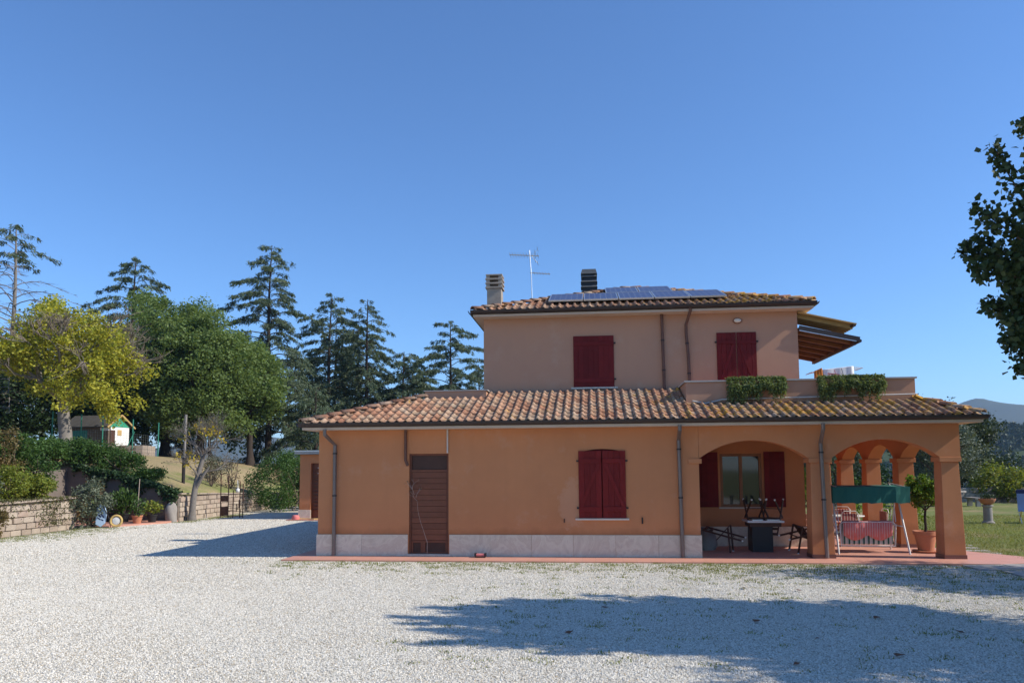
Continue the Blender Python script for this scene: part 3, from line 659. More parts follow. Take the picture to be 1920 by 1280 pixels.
# ---- parapets
par = part(MB().box(8.86, 14.2, 1.05, 1.22, 3.2, 4.10).box(8.86, 9.03, 1.22, UY, 3.2, 4.10).box(14.03, 14.2, 1.22, 10.9, 3.2, 4.10), 'parapet', 'stucco_greyer')
MB().box(8.82, 14.24, 1.01, 1.26, 4.103, 4.14).box(8.82, 9.07, 1.26, UY, 4.103, 4.14).box(13.99, 14.24, 1.26, 10.9, 4.103, 4.14).build('coping', 'concrete', par)
par2 = part(MB().box(2.15, 3.80, 2.0, 2.16, 3.5, 4.08).box(3.65, 3.80, 2.16, UY, 3.5, 4.08).box(2.15, 2.3, 2.16, 8.6, 3.5, 4.08), 'parapet', 'stucco_greyer')
MB().box(2.12, 3.84, 1.97, 2.19, 4.083, 4.11).box(3.62, 3.84, 2.19, UY, 4.083, 4.11).box(2.12, 2.33, 2.19, 8.6, 4.083, 4.11).build('coping', 'concrete', par2)
part(MB().box(2.3, 3.65, 2.16, 8.6, 3.5, 3.6), 'terrace_floor', 'terracotta_paving')
# ---- chimneys
def zr(y): return UE + TU * (y - uy0)
ch = part(MB().box(3.72, 4.12, 2.78, 3.2, 6.2, 7.0), 'chimney', 'chimney_render', upper, bevel=.01)
# one level only below the roof, so the pot pieces hang on the roof as well
for i, z in enumerate((7.0, 7.12, 7.24)):
    MB().box(3.68, 4.16, 2.74, 3.24, z + .003, z + .05).build('chimney_slat', 'chimney_render', upper, bevel=.006)
    for x in (3.70, 4.04):
        for y in (2.76, 3.12): MB().box(x, x + .1, y, y + .1, z + .053, z + .12).build('chimney_post', 'chimney_render', upper)
MB().box(3.69, 4.15, 2.75, 3.23, 7.363, 7.40).build('chimney_cap', 'chimney_render', upper, bevel=.006)
m = MB(); pr = [(.24, 7.4), (.26, 7.65), (.275, 7.9), (.275, 8.1), (.255, 8.3), (.22, 8.5)]
def sq(w, z): return [(6.53 - w, 7.0 - w, z), (6.53 + w, 7.0 - w, z), (6.53 + w, 7.0 + w, z), (6.53 - w, 7.0 + w, z)]
for (a, za), (b, zb) in zip(pr[:-1], pr[1:]): m.add(sq(a - .05, za) + sq(b - .05, zb), [(0, 1, 5, 4), (1, 2, 6, 5), (2, 3, 7, 6), (3, 0, 4, 7)])
m.add(sq(.24, 7.0) + sq(.24, 7.62), [(0, 1, 5, 4), (1, 2, 6, 5), (2, 3, 7, 6), (3, 0, 4, 7), (4, 5, 6, 7)]); m.build('chimney', 'black_plastic', upper)
for i, z in enumerate((7.72, 7.90, 8.07, 8.24)):
    w = .27 if i < 3 else .26; MB().add(sq(w, z) + sq(w - .03, z + .05), [(3, 2, 1, 0), (4, 5, 6, 7), (0, 1, 5, 4), (1, 2, 6, 5), (2, 3, 7, 6), (3, 0, 4, 7)]).build('chimney_slat', 'chimney_dark', upper)
MB().add(sq(.265, 8.34) + sq(.22, 8.5), [(3, 2, 1, 0), (4, 5, 6, 7), (0, 1, 5, 4), (1, 2, 6, 5), (2, 3, 7, 6), (3, 0, 4, 7)]).build('chimney_cap', 'chimney_dark', upper)
# ---- antenna
an = part(MB().tube([(4.8, 5.0, 7.0), (4.78, 5.0, 7.9), (4.73, 5.0, 8.68)], .018, 6), 'antenna', 'aluminium')
m = MB().tube([(4.12, 4.98, 8.56), (5.02, 5.02, 8.50)], .016, 6)
for i in range(11):
    x = 4.14 + i * .085; m.tube([(x, 4.7, 8.55 - i * .005), (x, 5.28, 8.55 - i * .005)], .006, 5)
for s in (-1, 1): m.tube([(4.8, 5, 8.5), (4.98, 5.05, 8.5 + s * .22)], .008, 5).tube([(4.98, 4.75, 8.5 + s * .22), (4.98, 5.3, 8.5 + s * .22)], .006, 5).tube([(4.9, 4.75, 8.5 + s * .12), (4.9, 5.3, 8.5 + s * .12)], .006, 5)
m.build('boom', 'aluminium', an)
m = MB().tube([(4.74, 5.0, 7.98), (5.36, 5.03, 7.93)], .014, 6)
for i in range(7): x = 4.78 + i * .09; m.tube([(x, 4.85, 7.975 - i * .006), (x, 5.2, 7.975 - i * .006)], .006, 5)
m.build('boom', 'aluminium', an)
# ---- solar panels
def panel(x0, x1, y0, y1):
    sp = part(MB(), 'solar_panel', 'aluminium') if 0 else None
    w = x1 - x0; L = (y1 - y0) * math.sqrt(1 + TU * TU); m = MB()
    for a, b, c, d in ((0, .03, 0, L), (w - .03, w, 0, L), (.03, w - .03, 0, .03), (.03, w - .03, L - .03, L)): m.box(a, b, c, d, 0, .045)
    o = part(m, 'solar_panel', 'aluminium'); o.location = (x0, y0, zr(y0) + .135); o.rotation_euler = (math.atan(TU), 0, 0)
    MB().box(.03, w - .03, .03, L - .03, .02, .04).build('cell_sheet', 'solar_cell', o)
for i in range(5): panel(5.42 + i * .965, 5.42 + i * .965 + .94, 2.85, 4.38)
for i in range(2): panel(7.02 + i * .985, 7.02 + i * .985 + .95, 4.45, 5.85)
# ---- wall lamp
lp = part(MB().lathe([(.11, 0), (.12, .02), (.12, .05), (.10, .06)], 20), 'wall_lamp', 'brown_wood', smooth=True); lp.location = (10.42, UY + .003, 5.88); lp.rotation_euler = (R(90), 0, 0); lp.scale = (1.0, .62, 1)
MB().lathe([(.097, .055), (.09, .085), (.06, .11), (.01, .12)], 20).build('lamp_glass', 'lamp_glass', lp, smooth=True)
# ---- timber canopy over the terrace
def canopy(z0, z1, y0, y1, x1, boards, name):
    def P(x, y, dz=0): return (x, y, z0 + (z1 - z0) * (x - 11.98) / (x1 - 11.98) + dz)
    c = part(MB().add([P(11.98, y0, .0), P(x1, y0, .0), P(x1, y1, .0), P(11.98, y1, .0), P(11.98, y0, .03), P(x1, y0, .03), P(x1, y1, .03), P(11.98, y1, .03)],
                      [(0, 3, 2, 1), (4, 5, 6, 7), (0, 1, 5, 4), (1, 2, 6, 5), (2, 3, 7, 6), (3, 0, 4, 7)]), name, 'light_wood' if boards else 'dark_wood')
    n = 6 if not boards else 5
    for i in range(n):
        y = y0 + .25 + (y1 - y0 - .4) * i / (n - 1); MB().bar(P(11.99, y, -.05), P(x1 - .03, y, -.05), .07, .09).build('rafter', 'light_wood' if boards else 'wood_frame', c)
    MB().bar(P(x1 - .06, y0, -.09 if not boards else -.03), P(x1 - .06, y1, -.09 if not boards else -.03), .08, .1 if not boards else .05).build('beam', 'dark_wood', c)
    if not boards:
        MB().bar(P(11.99, y0 - .02, .02), P(x1 + .06, y0 - .02, .02), .05, .13).build('fascia', 'gutter', c); MB().bar(P(11.99, y0 - .05, -.05), P(x1 - .03, y0 - .05, -.05), .02, .02).build('flashing', 'aluminium', c)
        MB().tube([P(x1 + .06, y0 - .05, -.02), P(x1 + .06, y1, -.02)], .05, 8).build('gutter', 'gutter', c)
canopy(5.63, 5.30, UY, 6.4, 13.44, False, 'terrace_canopy')
canopy(6.05, 5.70, UY - .05, 3.6, 13.44, True, 'terrace_canopy')

# ------------------------------------------------------------------ outbuilding behind
ob = thing('outbuilding', 'low terracotta outbuilding with flat roof slab and louvred brown door', 'shed', (-5.65, 13.2, 0))
MB().box(0, .47, 0, .35, 0, 2.66).box(.47, 3.9, 0, .35, 2.3, 2.66).box(0, .3, .35, 4.5, 0, 2.66).box(1.5, 3.9, .0, .35, 0, 2.3).build('wall', 'stucco', ob)
MB().box(-.04, .5, -.03, -.002, 0, .37).build('plinth_slab', 'marble', ob)
MB().box(-.15, 4.1, -.25, 4.7, 2.68, 2.80).build('roof_slab', 'concrete', ob); MB().box(-.17, 4.1, -.27, -.2, 2.79, 2.83).build('flashing', 'aluminium', ob)
d = MB().box(.48, 1.5, .18, .24, 0, 2.3).build('door', 'brown_wood', ob)
for i in range(12): MB().bar((.55, .15, .35 + i * .15), (1.45, .15, .35 + i * .15), .05, .012, (0, .6, 1)).build('louvre', 'brown_wood', d)
for z in (1.86, 2.1): MB().box(.72, 1.4, .12, .14, z, z + .02).build('louvre', 'white_paint', d)

# ------------------------------------------------------------------ retaining walls
def block_wall(name, label, a, b, top_a, top_b, bl, bh, seed):
    r = random.Random(seed); a, b = Vector((*a, 0)), Vector((*b, 0)); L = (b - a).length; d = (b - a).normalized(); n = Vector((d.y, -d.x, 0))
    t = thing(name, label, 'wall', a); t.rotation_euler = (0, 0, math.atan2(d.y, d.x))
    MB().add([(0, .06, -.2), (L, .06, -.2), (L, .42, -.2), (0, .42, -.2), (0, .06, top_a - .08), (L, .06, top_b - .08), (L, .42, top_b - .08), (0, .42, top_a - .08)],
             [(0, 3, 2, 1), (4, 5, 6, 7), (0, 1, 5, 4), (1, 2, 6, 5), (2, 3, 7, 6), (3, 0, 4, 7)]).build('core', 'block_stone', t)
    rows = int(max(top_a, top_b) / bh)
    for i in range(rows):
        x = -(i % 2) * bl / 2
        while x < L:
            x0, x1 = max(0, x), min(L, x + bl * r.uniform(.9, 1.1)); x = x1 if x1 > x else x + bl
            z0, z1 = i * bh - .05, (i + 1) * bh - .05; ztop = top_a + (top_b - top_a) * x0 / L - .06
            if x1 - x0 < .06 or z0 > ztop - .05: continue
            z1 = min(z1, ztop); p = r.uniform(-.03, .02)
            m = MB(); q = .006
            vs = [(x0 + q, .07, z0 + q), (x1 - q, .07, z0 + q), (x1 - q, .07, z1 - q), (x0 + q, .07, z1 - q)]
            vs += [(x0 + q + .012, p + r.uniform(-.012, .012), z0 + q + .01), (x1 - q - .012, p + r.uniform(-.012, .012), z0 + q + .01), (x1 - q - .012, p + r.uniform(-.012, .012), z1 - q - .01), (x0 + q + .012, p + r.uniform(-.012, .012), z1 - q - .01)]
            m.add(vs, [(4, 5, 6, 7), (0, 1, 5, 4), (1, 2, 6, 5), (2, 3, 7, 6), (3, 0, 4, 7)]).build('block', 'block_stone', t)
    k = int(L / .8)
    for i in range(k):
        x0, x1 = L * i / k, L * (i + 1) / k; za, zb = top_a + (top_b - top_a) * i / k, top_a + (top_b - top_a) * (i + 1) / k
        MB().add([(x0 + .004, -.05, za - .055), (x1 - .004, -.05, zb - .055), (x1 - .004, .44, zb - .055), (x0 + .004, .44, za - .055), (x0 + .004, -.05, za), (x1 - .004, -.05, zb), (x1 - .004, .44, zb), (x0 + .004, .44, za)],
                 [(0, 3, 2, 1), (4, 5, 6, 7), (0, 1, 5, 4), (1, 2, 6, 5), (2, 3, 7, 6), (3, 0, 4, 7)]).build('cap_stone', 'block_stone', t)
    return t
block_wall('retaining_wall', 'low split stone retaining wall below the yellow-green shrubs', (-12.05, 1.5), (-12.05, 8.25), 1.0, 1.12, .45, .2, 1)
block_wall('retaining_wall', 'long split stone retaining wall behind the bare tree and rusty rack', (-10.25, 12.05), (-10.7, 23.5), 1.12, .78, .42, .2, 2)
# the plastered wall at the back of the pot recess, its top follows the slope
t = thing('garden_wall', 'grey plastered wall with ivy hanging over it behind the flower pots', 'wall', (-10.4, 12.0, 0))
MB().prism([(0, -.1), (0, 1.12), (-1.4, 1.5), (-2.8, 1.85), (-4.6, 2.2), (-5.2, 2.2), (-5.2, -.1)], 0, .35).build('wall', 'old_plaster', t)
t = thing('garden_wall', 'shaded side wall of the pot recess under the dark hedge', 'wall', (-15.2, 8.2, 0))
MB().box(-.3, 0, 0, 3.8, -.1, 2.1).build('wall', 'old_plaster', t); MB().box(-.3, 3.1, -.3, 0, -.1, 1.15).build('return', 'block_stone', t)

# ------------------------------------------------------------------ trees
def taper(a, b, ra, rb, wob=.05, n=6):
    a, b = Vector(a), Vector(b); L = (b - a).length; pts = []; 
    w1 = Vector((random.uniform(-1, 1), random.uniform(-1, 1), random.uniform(-.4, .4))) * wob * L; w2 = Vector((random.uniform(-1, 1), random.uniform(-1, 1), 0)) * wob * L * .5
    for i in range(n + 1):
        t = i / n; pts.append(a.lerp(b, t) + w1 * math.sin(PI * t) + w2 * math.sin(2 * PI * t))
    return pts, [ra + (rb - ra) * i / n for i in range(n + 1)]
def grow(m, base, d, L, r, depth, tips, spread=.6, upb=.15, nch=(2, 4), ratio=.72, wob=.08):
    d = d.normalized(); end = base + d * L; pts, rad = taper(base, end, r, r * .62, wob, 4); m.tube(pts, rad, 7 if r > .05 else 5 if r > .015 else 4, cap=False)
    tips.append((end.copy(), d.copy(), depth))
    if depth == 0: return
    for i in range(random.randint(*nch)):
        v = Vector((random.gauss(0, 1), random.gauss(0, 1), random.gauss(0, 1))); v = (v - d * v.dot(d)).normalized()
        nd = (d + v * spread * random.uniform(.6, 1.3) + Vector((0, 0, upb))).normalized(); k = random.uniform(.45, 1.0)
        grow(m, pts[-1] if i == 0 else Vector(pts[2]).lerp(pts[-1], k), nd, L * ratio * random.uniform(.75, 1.15), r * .6, depth - 1, tips, spread, upb, nch, ratio, wob)
def cedar(x, y, h, spread, label, seed, base=None, mat='leaf_cedar', density=1.0, first=.14, lean=0, shape=1.0, bare=0.0, twist=0):
    global rng; st = rng; rng = np.random.default_rng(seed); rd = random.Random(seed)
    z0 = h1(x, y) if base is None else base
    t = thing('cedar_tree', label, 'tree', (x, y, z0 - .1), 0, 'cedars on the hill')
    m = MB(); top = Vector((lean, 0, h * .97)); pts, rad = taper((0, 0, 0), top, .012 * h + .08, .03, .01, 8); m.tube(pts, rad, 8, False)
    C = []; D = []; S_ = []
    nb = int(h * 4.6); gold = 2.4
    for i in range(nb):
        f = first + (1 - first) * (i / nb) ** .9; z = h * f * .97; c = Vector((0, 0, 0)).lerp(top, f)
        reach = spread * 1.5 * (min(1.0, 1.12 * (1 - f) ** .62 + .06)) * rd.choice((1.0, 1.0, .85, .6, .45)) * rd.uniform(.8, 1.12) * shape ** f
        a = i * gold + rd.uniform(-.5, .5); dv = Vector((math.cos(a), math.sin(a), 0)); rise = rd.uniform(-.02, .28) + (f - .5) * .55; n = 7; P = []
        for k in range(n + 1):
            s = k / n; P.append(c + dv * reach * s + Vector((0, 0, reach * (rise * s - (.30 + .12 * (1 - f)) * s * s + .06 * math.sin(s * 5)))))
        rr = max(.018, .0042 * h * (1 - f) + .016); m.tube(P, [rr * (1 - .8 * k / n) for k in range(n + 1)], 5, False)
        nt = int(max(5, reach * 9.5) * density)
        side = dv.cross(Vector((0, 0, 1)))
        for q in range(nt):
            s = rd.uniform(.16, 1.0) ** .8; k = min(n - 1, int(s * n)); p = P[k].lerp(P[k + 1], s * n - k)
            tl = (.30 + .16 * reach) * (1.15 - s * .8) * rd.uniform(.5, 1.2); sd = rd.choice((-1, 1)); td = (side * sd * rd.uniform(.5, 1.1) + dv * rd.uniform(.2, .9)).normalized()
            hasleaf = rd.random() > bare * (1.3 if f < .8 else .35)
            if not hasleaf:
                if rd.random() < .8: m.tube([p, p + td * tl * 1.2 + Vector((0, 0, -.08))], [.012, .005], 3, False)
                continue
            steps = max(3, int(tl / .1))
            for w in range(steps):
                u_ = (w + .4) / steps; pp = p + td * tl * u_ + Vector((0, 0, -.22 * tl * u_ * u_ - .02))
                for e in range(3):
                    C.append((pp.x + rd.gauss(0, .06), pp.y + rd.gauss(0, .06), pp.z + rd.gauss(0, .05) - (rd.random() ** 2) * .22)); D.append((td.x * .8, td.y * .8, -.25 - rd.random() * .9))
    m.build('trunk', 'bark_dark' if bare == 0 else 'bark_grey', t, smooth=True)
    if C: foliage('crown', C, .26, mat, t, aspect=.22, dirs=np.array(D), spread=.55)
    rng = st; return t
cedar(-29.6, 26, 14.6, 4.6, 'gaunt half bare cedar with dry lower branches behind the yellow tree', 101, None, 'leaf_cedar', 1.0, .2, bare=.80)
cedar(-29.1, 38, 16.4, 5.0, 'dark cedar with flat tiers rising behind the yellow tree and the round tree', 102)
cedar(-19.7, 42, 18.8, 5.6, 'tallest cedar with wide flat tiers beside the round green tree', 103)
cedar(-16.2, 46, 15.6, 4.4, 'dense cedar standing between the tallest cedar and a slender one', 104, lean=.3, shape=1.2)
cedar(-12.1, 44, 15.8, 3.5, 'slender cedar with open branches and a bare straight trunk', 105, density=.8)
cedar(-9.9, 51, 12.2, 3.8, 'small dark cedar half hidden between two taller cedars', 106, shape=1.3)
cedar(-5.8, 48, 15.6, 5.2, 'broad cedar close to the upper wall of the farmhouse', 107, shape=1.25)
cedar(-14.4, 49, 14.2, 4.4, 'cedar with drooping tips seen behind the slender open cedar', 109, shape=1.1)
cedar(-17.9, 53, 14.5, 4.6, 'dark cedar filling the gap beside the tallest cedar', 111, shape=1.2)
cedar(-9.2, 45, 12.4, 3.9, 'cedar with spreading arms next to the slender one', 112, shape=1.25)
cedar(-4.2, 54, 12.5, 4.6, 'broad low cedar partly hidden by the upper wall', 113, shape=1.3)
cedar(-8.0, 55, 10.5, 4.0, 'low dark cedar behind the tiled roof', 110, shape=1.3)
cedar(-13.5, 36, 6.5, 3.6, 'low young cedar with drooping tips beside the dark hedge', 108, shape=1.2)
def round_tree(name, label, x, y, h, r, zc, mat, leaf, n, seed, bark='bark_dark', trunks=1, group=None, rz=None, sub=26, cl=.55, lean=0, lobes=None):
    global rng; st = rng; rng = np.random.default_rng(seed); random.seed(seed)
    z0 = h1(x, y); t = thing(name, label, 'tree', (x, y, z0 - .1), 0, group); rz = rz or (h - zc)
    m = MB(); tips = []; tr = .035 * h * .6
    pts, rad = taper((0, 0, 0), (lean, 0, zc * .75), tr * 1.25, tr * .75, .03, 5); rad[0] *= 1.5; m.tube(pts, rad, 9, False)
    for i in range(7):
        a = i * 2.4; grow(m, pts[-1 - i % 2], Vector((math.cos(a), math.sin(a), .9)), r * .5, tr * .5, 2, tips, .5, .2)
    m.build('trunk', bark, t, smooth=True)
    cs = blob(sub, (lean, 0, zc), (r * .86, r * .86, rz * .86), .6, .12, -.9) if lobes is None else np.array(lobes)
    if lobes is None: cs = np.concatenate([cs, blob(max(4, sub // 5), (lean, 0, zc), (r * .45, r * .45, rz * .5), .3)])
    per = n // len(cs); C = np.concatenate([blob(per, c, np.array([1, 1, .8]) * cl * rng.uniform(.75, 1.3), .35, .3, -1) for c in cs])
    C = C + np.array([0, 0, 0]); foliage('crown', C, leaf, mat, t, aspect=.6, flat=.35)
    rng = st; return t
round_tree('elm_tree', 'big round green tree beside the yellow tree, trunk dark', -22.6, 32, 12.6, 4.5, 6.5, 'leaf_elm', .19, 44000, 21, group='round green trees', sub=170, cl=.9, rz=6.0)
round_tree('elm_tree', 'round green tree directly behind the bare leaning tree', -19.4, 30.5, 10.9, 3.6, 5.6, 'leaf_elm', .19, 36000, 22, group='round green trees', sub=150, cl=.85, rz=5.2)
round_tree('elm_tree', 'round green tree with a clear trunk beside the dark hedge', -17.2, 33.5, 9.4, 2.9, 5.6, 'leaf_elm', .19, 26000, 23, group='round green trees', sub=120, cl=.75, rz=3.9, lean=-.5)
for i, (x, y, h, r, lb) in enumerate(((-33, 36, 12.5, 5.5, 'dull green tree half hidden behind the yellow crown'), (-40, 30, 11, 5.5, 'dark leafy tree behind the gaunt cedar'), (-27, 30, 8.0, 4.0, 'dark leafy tree in the shade behind the playhouse'), (-33, 22, 7.2, 3.6, 'dark bushy tree uphill of the yellow tree'), (-26.5, 36, 11.5, 4.5, 'dull green tree below the flat tiered cedar'), (-29.5, 25.5, 5.5, 3.6, 'low dark tree in the deep shade left of the playhouse'), (-36, 27, 6.5, 4.0, 'low dark tree at the upper edge of the slope'), (-25.5, 30.5, 5.0, 3.2, 'low dark thicket tree behind the wire fence'), (-31, 31, 7, 4.2, 'dark thicket tree between the gaunt cedar and the playhouse'), (-22.5, 38, 6, 3.8, 'dark thicket tree behind the round green trees'))):
    round_tree('leafy_tree', lb, x, y, h, r, h * .58, 'leaf_oak' if i in (0, 1, 4) else 'leaf_dark', .24, 9000, 40 + i, group='trees uphill', sub=32, cl=1.2, rz=None if i in (0, 1, 4) else h * .5)
# yellow tree: bare sprawling limbs, leaf clumps towards the lit side
def yellow_tree():
    global rng; st = rng; rng = np.random.default_rng(5); random.seed(5)
    t = thing('mulberry_tree', 'yellow-leaved spreading tree with drooping bare twigs beside the playhouse', 'tree', (-21.4, 20.2, h1(-21.4, 20.2) - .15))
    m = MB(); tips = []; pts, rad = taper((0, 0, 0), (-.15, 0, 2.5), .36, .27, .03, 5); rad[0] *= 1.35; m.tube(pts, rad, 10, False)
    for i in range(9):
        a = i * .7 + .2; grow(m, pts[-1], Vector((math.cos(a), math.sin(a), .75 + .5 * (i % 2))), 2.0, .12, 3, tips, .55, .1, (2, 3), .74, .12)
    tw = MB()
    for e, d, dep in tips:
        if dep > 1: continue
        for q in range(7):
            v = Vector((random.gauss(0, .4), random.gauss(0, .4), -random.uniform(.0, .7) if e.z < 4.5 else random.uniform(0, .6))); L = random.uniform(.5, 1.3)
            p1 = e + (d * .5 + v * .4) * L * .6; p2 = p1 + v * L * .7; tw.tube([e, p1, p2], [.02, .013, .006], 4, False)
    m.build('trunk', 'bark_grey', t, smooth=True); tw.build('twigs', 'twig', t)
    cs = []
    for i in range(400):
        c = blob(1, (-.45, 0, 4.5), (3.6, 3.4, 3.3), .5, .22, -.75)[0]
        if (c[0] < .4 and c[2] < 4.2 and random.random() < .82) or (c[0] < -1 and random.random() < .45): continue
        cs.append(c)
        if len(cs) > 150: break
    C = np.concatenate([blob(150, c, (.66, .66, .55), .3, .3, -1) for c in cs]); foliage('crown', C, .16, 'leaf_yellow', t, aspect=.75, flat=.3); rng = st
yellow_tree()
# leaning bare tree by the stone wall
def bare_tree():
    random.seed(31); t = thing('bare_tree', 'leaning nearly bare tree with a few yellow leaves against the stone wall', 'tree', (-10.0, 12.75, -.06))
    m = MB(); pts, rad = taper((0, -.2, 0), (.36, -.1, 2.6), .145, .095, .03, 6); rad[0] *= 1.4; m.tube(pts, rad, 10, False)
    m.tube([pts[3], Vector(pts[3]) + Vector((.35, -.05, .55)), Vector(pts[3]) + Vector((.6, 0, .95))], [.09, .06, .035], 7, False)
    tips = []
    for i in range(9):
        a = i * .72; grow(m, pts[-1] if i % 3 else Vector(pts[4]), Vector((math.cos(a) + .25, math.sin(a) * .7, .85 + .3 * (i % 3))), .62, .036, 5, tips, .66, .16, (2, 3), .78, .14)
    m.build('trunk', 'bark_grey', t, smooth=True)
    C = [];
    for e, d, dep in random.sample([q for q in tips if q[2] >= 2], 16): C += [tuple(e + Vector((random.gauss(0, .1), random.gauss(0, .1), random.gauss(-.05, .1)))) for _ in range(14)]
    foliage('leaves', C, .13, 'leaf_yellow_bright', t, aspect=.75)
    C2 = [tuple(e + Vector((random.gauss(0, .08), random.gauss(0, .08), random.gauss(0, .08)))) for e, d, dep in tips if dep <= 1 for _ in range(1)]
    foliage('dry_leaves', C2, .06, 'leaf_dry', t)
bare_tree()
# the near tree on the right, seen against the light
def near_tree():
    global rng; st = rng; rng = np.random.default_rng(77); random.seed(77); bx, by = 14.7, -8.1
    t = thing('plane_tree', 'dark backlit broad-leaved tree with upright leafy shoots at the yard edge', 'tree', (bx, by, -.05))
    m = MB(); pts, rad = taper((0, 0, 0), (.1, 0, 2.5), .24, .18, .02, 5); m.tube(pts, rad, 12, False); C = []; D = []
    shoots = [((-1.7, .3, 3.8), (-3.0, .1, 6.05)), ((-1.6, .0, 4.2), (-2.62, .1, 6.35)), ((-1.9, 0, 4.0), (-3.35, -.1, 5.25)), ((-1.8, .2, 3.9), (-3.36, .2, 4.82)), ((-1.7, 0, 3.9), (-3.3, .1, 4.55)), ((-1.6, .1, 3.6), (-3.05, .4, 4.12)),
              ((-1.5, .1, 3.1), (-3.0, 0, 3.72)), ((-1.4, -.1, 2.9), (-2.9, -.1, 3.25)), ((-1.2, .2, 2.7), (-2.8, .2, 3.3)), ((-1.7, .3, 3.6), (-3.0, .6, 5.0)), ((-1.4, .2, 3.3), (-2.75, .3, 3.75))]
    for i in range(26):
        zz_ = random.uniform(3.2, 5.9); rr = random.uniform(2.0, 2.75); aa = PI + random.uniform(-.7, .7); e = (math.cos(aa) * rr, math.sin(aa) * rr, zz_ + random.uniform(.1, .7)); shoots.append(((e[0] * .55, e[1] * .55, 3.0 + (zz_ - 3) * .7), e))
    for i in range(120):
        a = random.uniform(0, 6.28); u_ = random.uniform(-.35, 1); hr = math.sqrt(max(0, 1 - u_ * u_ * .8)); rr = 2.6 * random.choice((1, 1, .8, .55)) * random.uniform(.8, 1.1)
        if math.cos(a) < -.3: rr = min(rr, 2.6)
        e = (math.cos(a) * rr * hr + .1, math.sin(a) * rr * hr * .95, 4.7 + u_ * 2.5 * random.uniform(.85, 1.15)); s = (e[0] * .42, e[1] * .42, 2.9 + (e[2] - 2.9) * .35); shoots.append((s, e))
    for k, (s, e) in enumerate(shoots):
        s, e = Vector(s), Vector(e)
        if k < 40: m.tube(taper((.1, 0, 2.4), s, .07, .035, .06, 4)[0], [.07, .06, .05, .045, .035], 6, False)
        P, rd_ = taper(s, e, .03, .006, .05, 6); m.tube(P, rd_, 5, False); d = (e - s).normalized(); n = 800 if k < 37 else 520
        for q in range(n):
            u_ = random.uniform(-.05, 1.03); i = min(5, max(0, int(u_ * 6))); c = Vector(P[i]).lerp(P[i + 1], min(1.1, u_ * 6 - i)); w = (.15 if k < 37 else .21) * (1.12 - u_ * .8) + .015
            C.append(tuple(c + Vector((random.gauss(0, w), random.gauss(0, w), random.gauss(0, w))))); D.append(tuple(d * .3 + Vector((0, 0, -.6))))
    m.build('trunk', 'bark', t, smooth=True); foliage('crown', C, np.where(np.arange(len(C)) < 37 * 800, .085, .125), 'leaf_plane', t, aspect=.85, dirs=np.array(D), spread=.9); rng = st
near_tree()
def side_tree(x, y, label, seed, r=2.6, zc=4.6, n=16000):
    return round_tree('plane_tree', label, x, y, zc + r, r, zc, 'leaf_plane', .12, n, seed, 'bark', sub=44, cl=.75)
side_tree(20.3, -3.7, 'broad-leaved tree shading the flagstone path', 88)
side_tree(17.9, -9.6, 'broad-leaved tree beyond the dark plane tree at the yard edge', 89, 2.8, 4.8)

# olives, oak and shrubs beyond the lawn
for i, (x, y, h, r, lb) in enumerate(((23.5, 22, 4.6, 2.1, 'silver green olive tree seen beside the porch corner'), (19.2, 24, 4.8, 2.2, 'silver green olive tree seen behind the potted citrus'), (15.6, 27, 4.6, 2.2, 'silver green olive tree seen between the porch columns'), (26.5, 30, 5.0, 2.4, 'grey green olive tree below the oak'))):
    round_tree('olive_tree', lb, x, y, h, r, h * .58, 'leaf_olive', .13, 9000, 60 + i, 'bark', group='olive trees beyond the lawn', sub=34, cl=.62)
round_tree('oak_tree', 'tall dark green oak beside the end column against the mountain', 29.2, 33, 5.9, 2.9, 3.3, 'leaf_oak', .2, 16000, 70, 'bark_dark', sub=48, cl=1.0)
round_tree('oak_tree', 'dark oak standing behind the porch roof corner', 21.5, 42, 6.6, 3.6, 3.8, 'leaf_oak', .22, 12000, 71, 'bark_dark', sub=44, cl=1.1)
round_tree('oak_tree', 'slim dark tree showing its top above the porch roof corner', 30.4, 44, 7.6, 2.0, 5.2, 'leaf_oak', .2, 6000, 73, 'bark_dark', sub=24, cl=.8)
round_tree('oak_tree', 'dark oak seen through the porch arches', 14, 44, 7.6, 4.2, 4.4, 'leaf_oak', .22, 10000, 72, 'bark_dark', sub=44, cl=1.1)
def shrub(name, label, x, y, r, h, mat, leaf, n, seed, z=None, group=None, sub=14, cl=None, cat='shrub', aspect=.6, rx=None, flat=.3):
    global rng; st = rng; rng = np.random.default_rng(seed); random.seed(seed); z = h1(x, y) if z is None else z
    t = thing(name, label, cat, (x, y, z), 0, group); m = MB(); rx = rx or r
    for i in range(6):
        a = i * 1.05; m.tube(taper((0, 0, -.02), (math.cos(a) * rx * .6, math.sin(a) * r * .6, h * .75), .03, .008, .08, 4)[0], [.03, .024, .018, .012, .008], 5, False)
    m.build('stem', 'bark', t); cl = cl or min(r, h) * .42
    cs = blob(sub, (0, 0, h * .5), (rx * .8, r * .8, h * .42), .5, .25, -.9)
    C = np.concatenate([blob(max(6, n // sub), c, np.array([1, 1, .85]) * cl * rng.uniform(.8, 1.25), .35, .3, -1) for c in cs]); C[:, 2] = np.maximum(C[:, 2], .02)
    foliage('foliage', C, leaf, mat, t, aspect=aspect, flat=flat); rng = st; return t
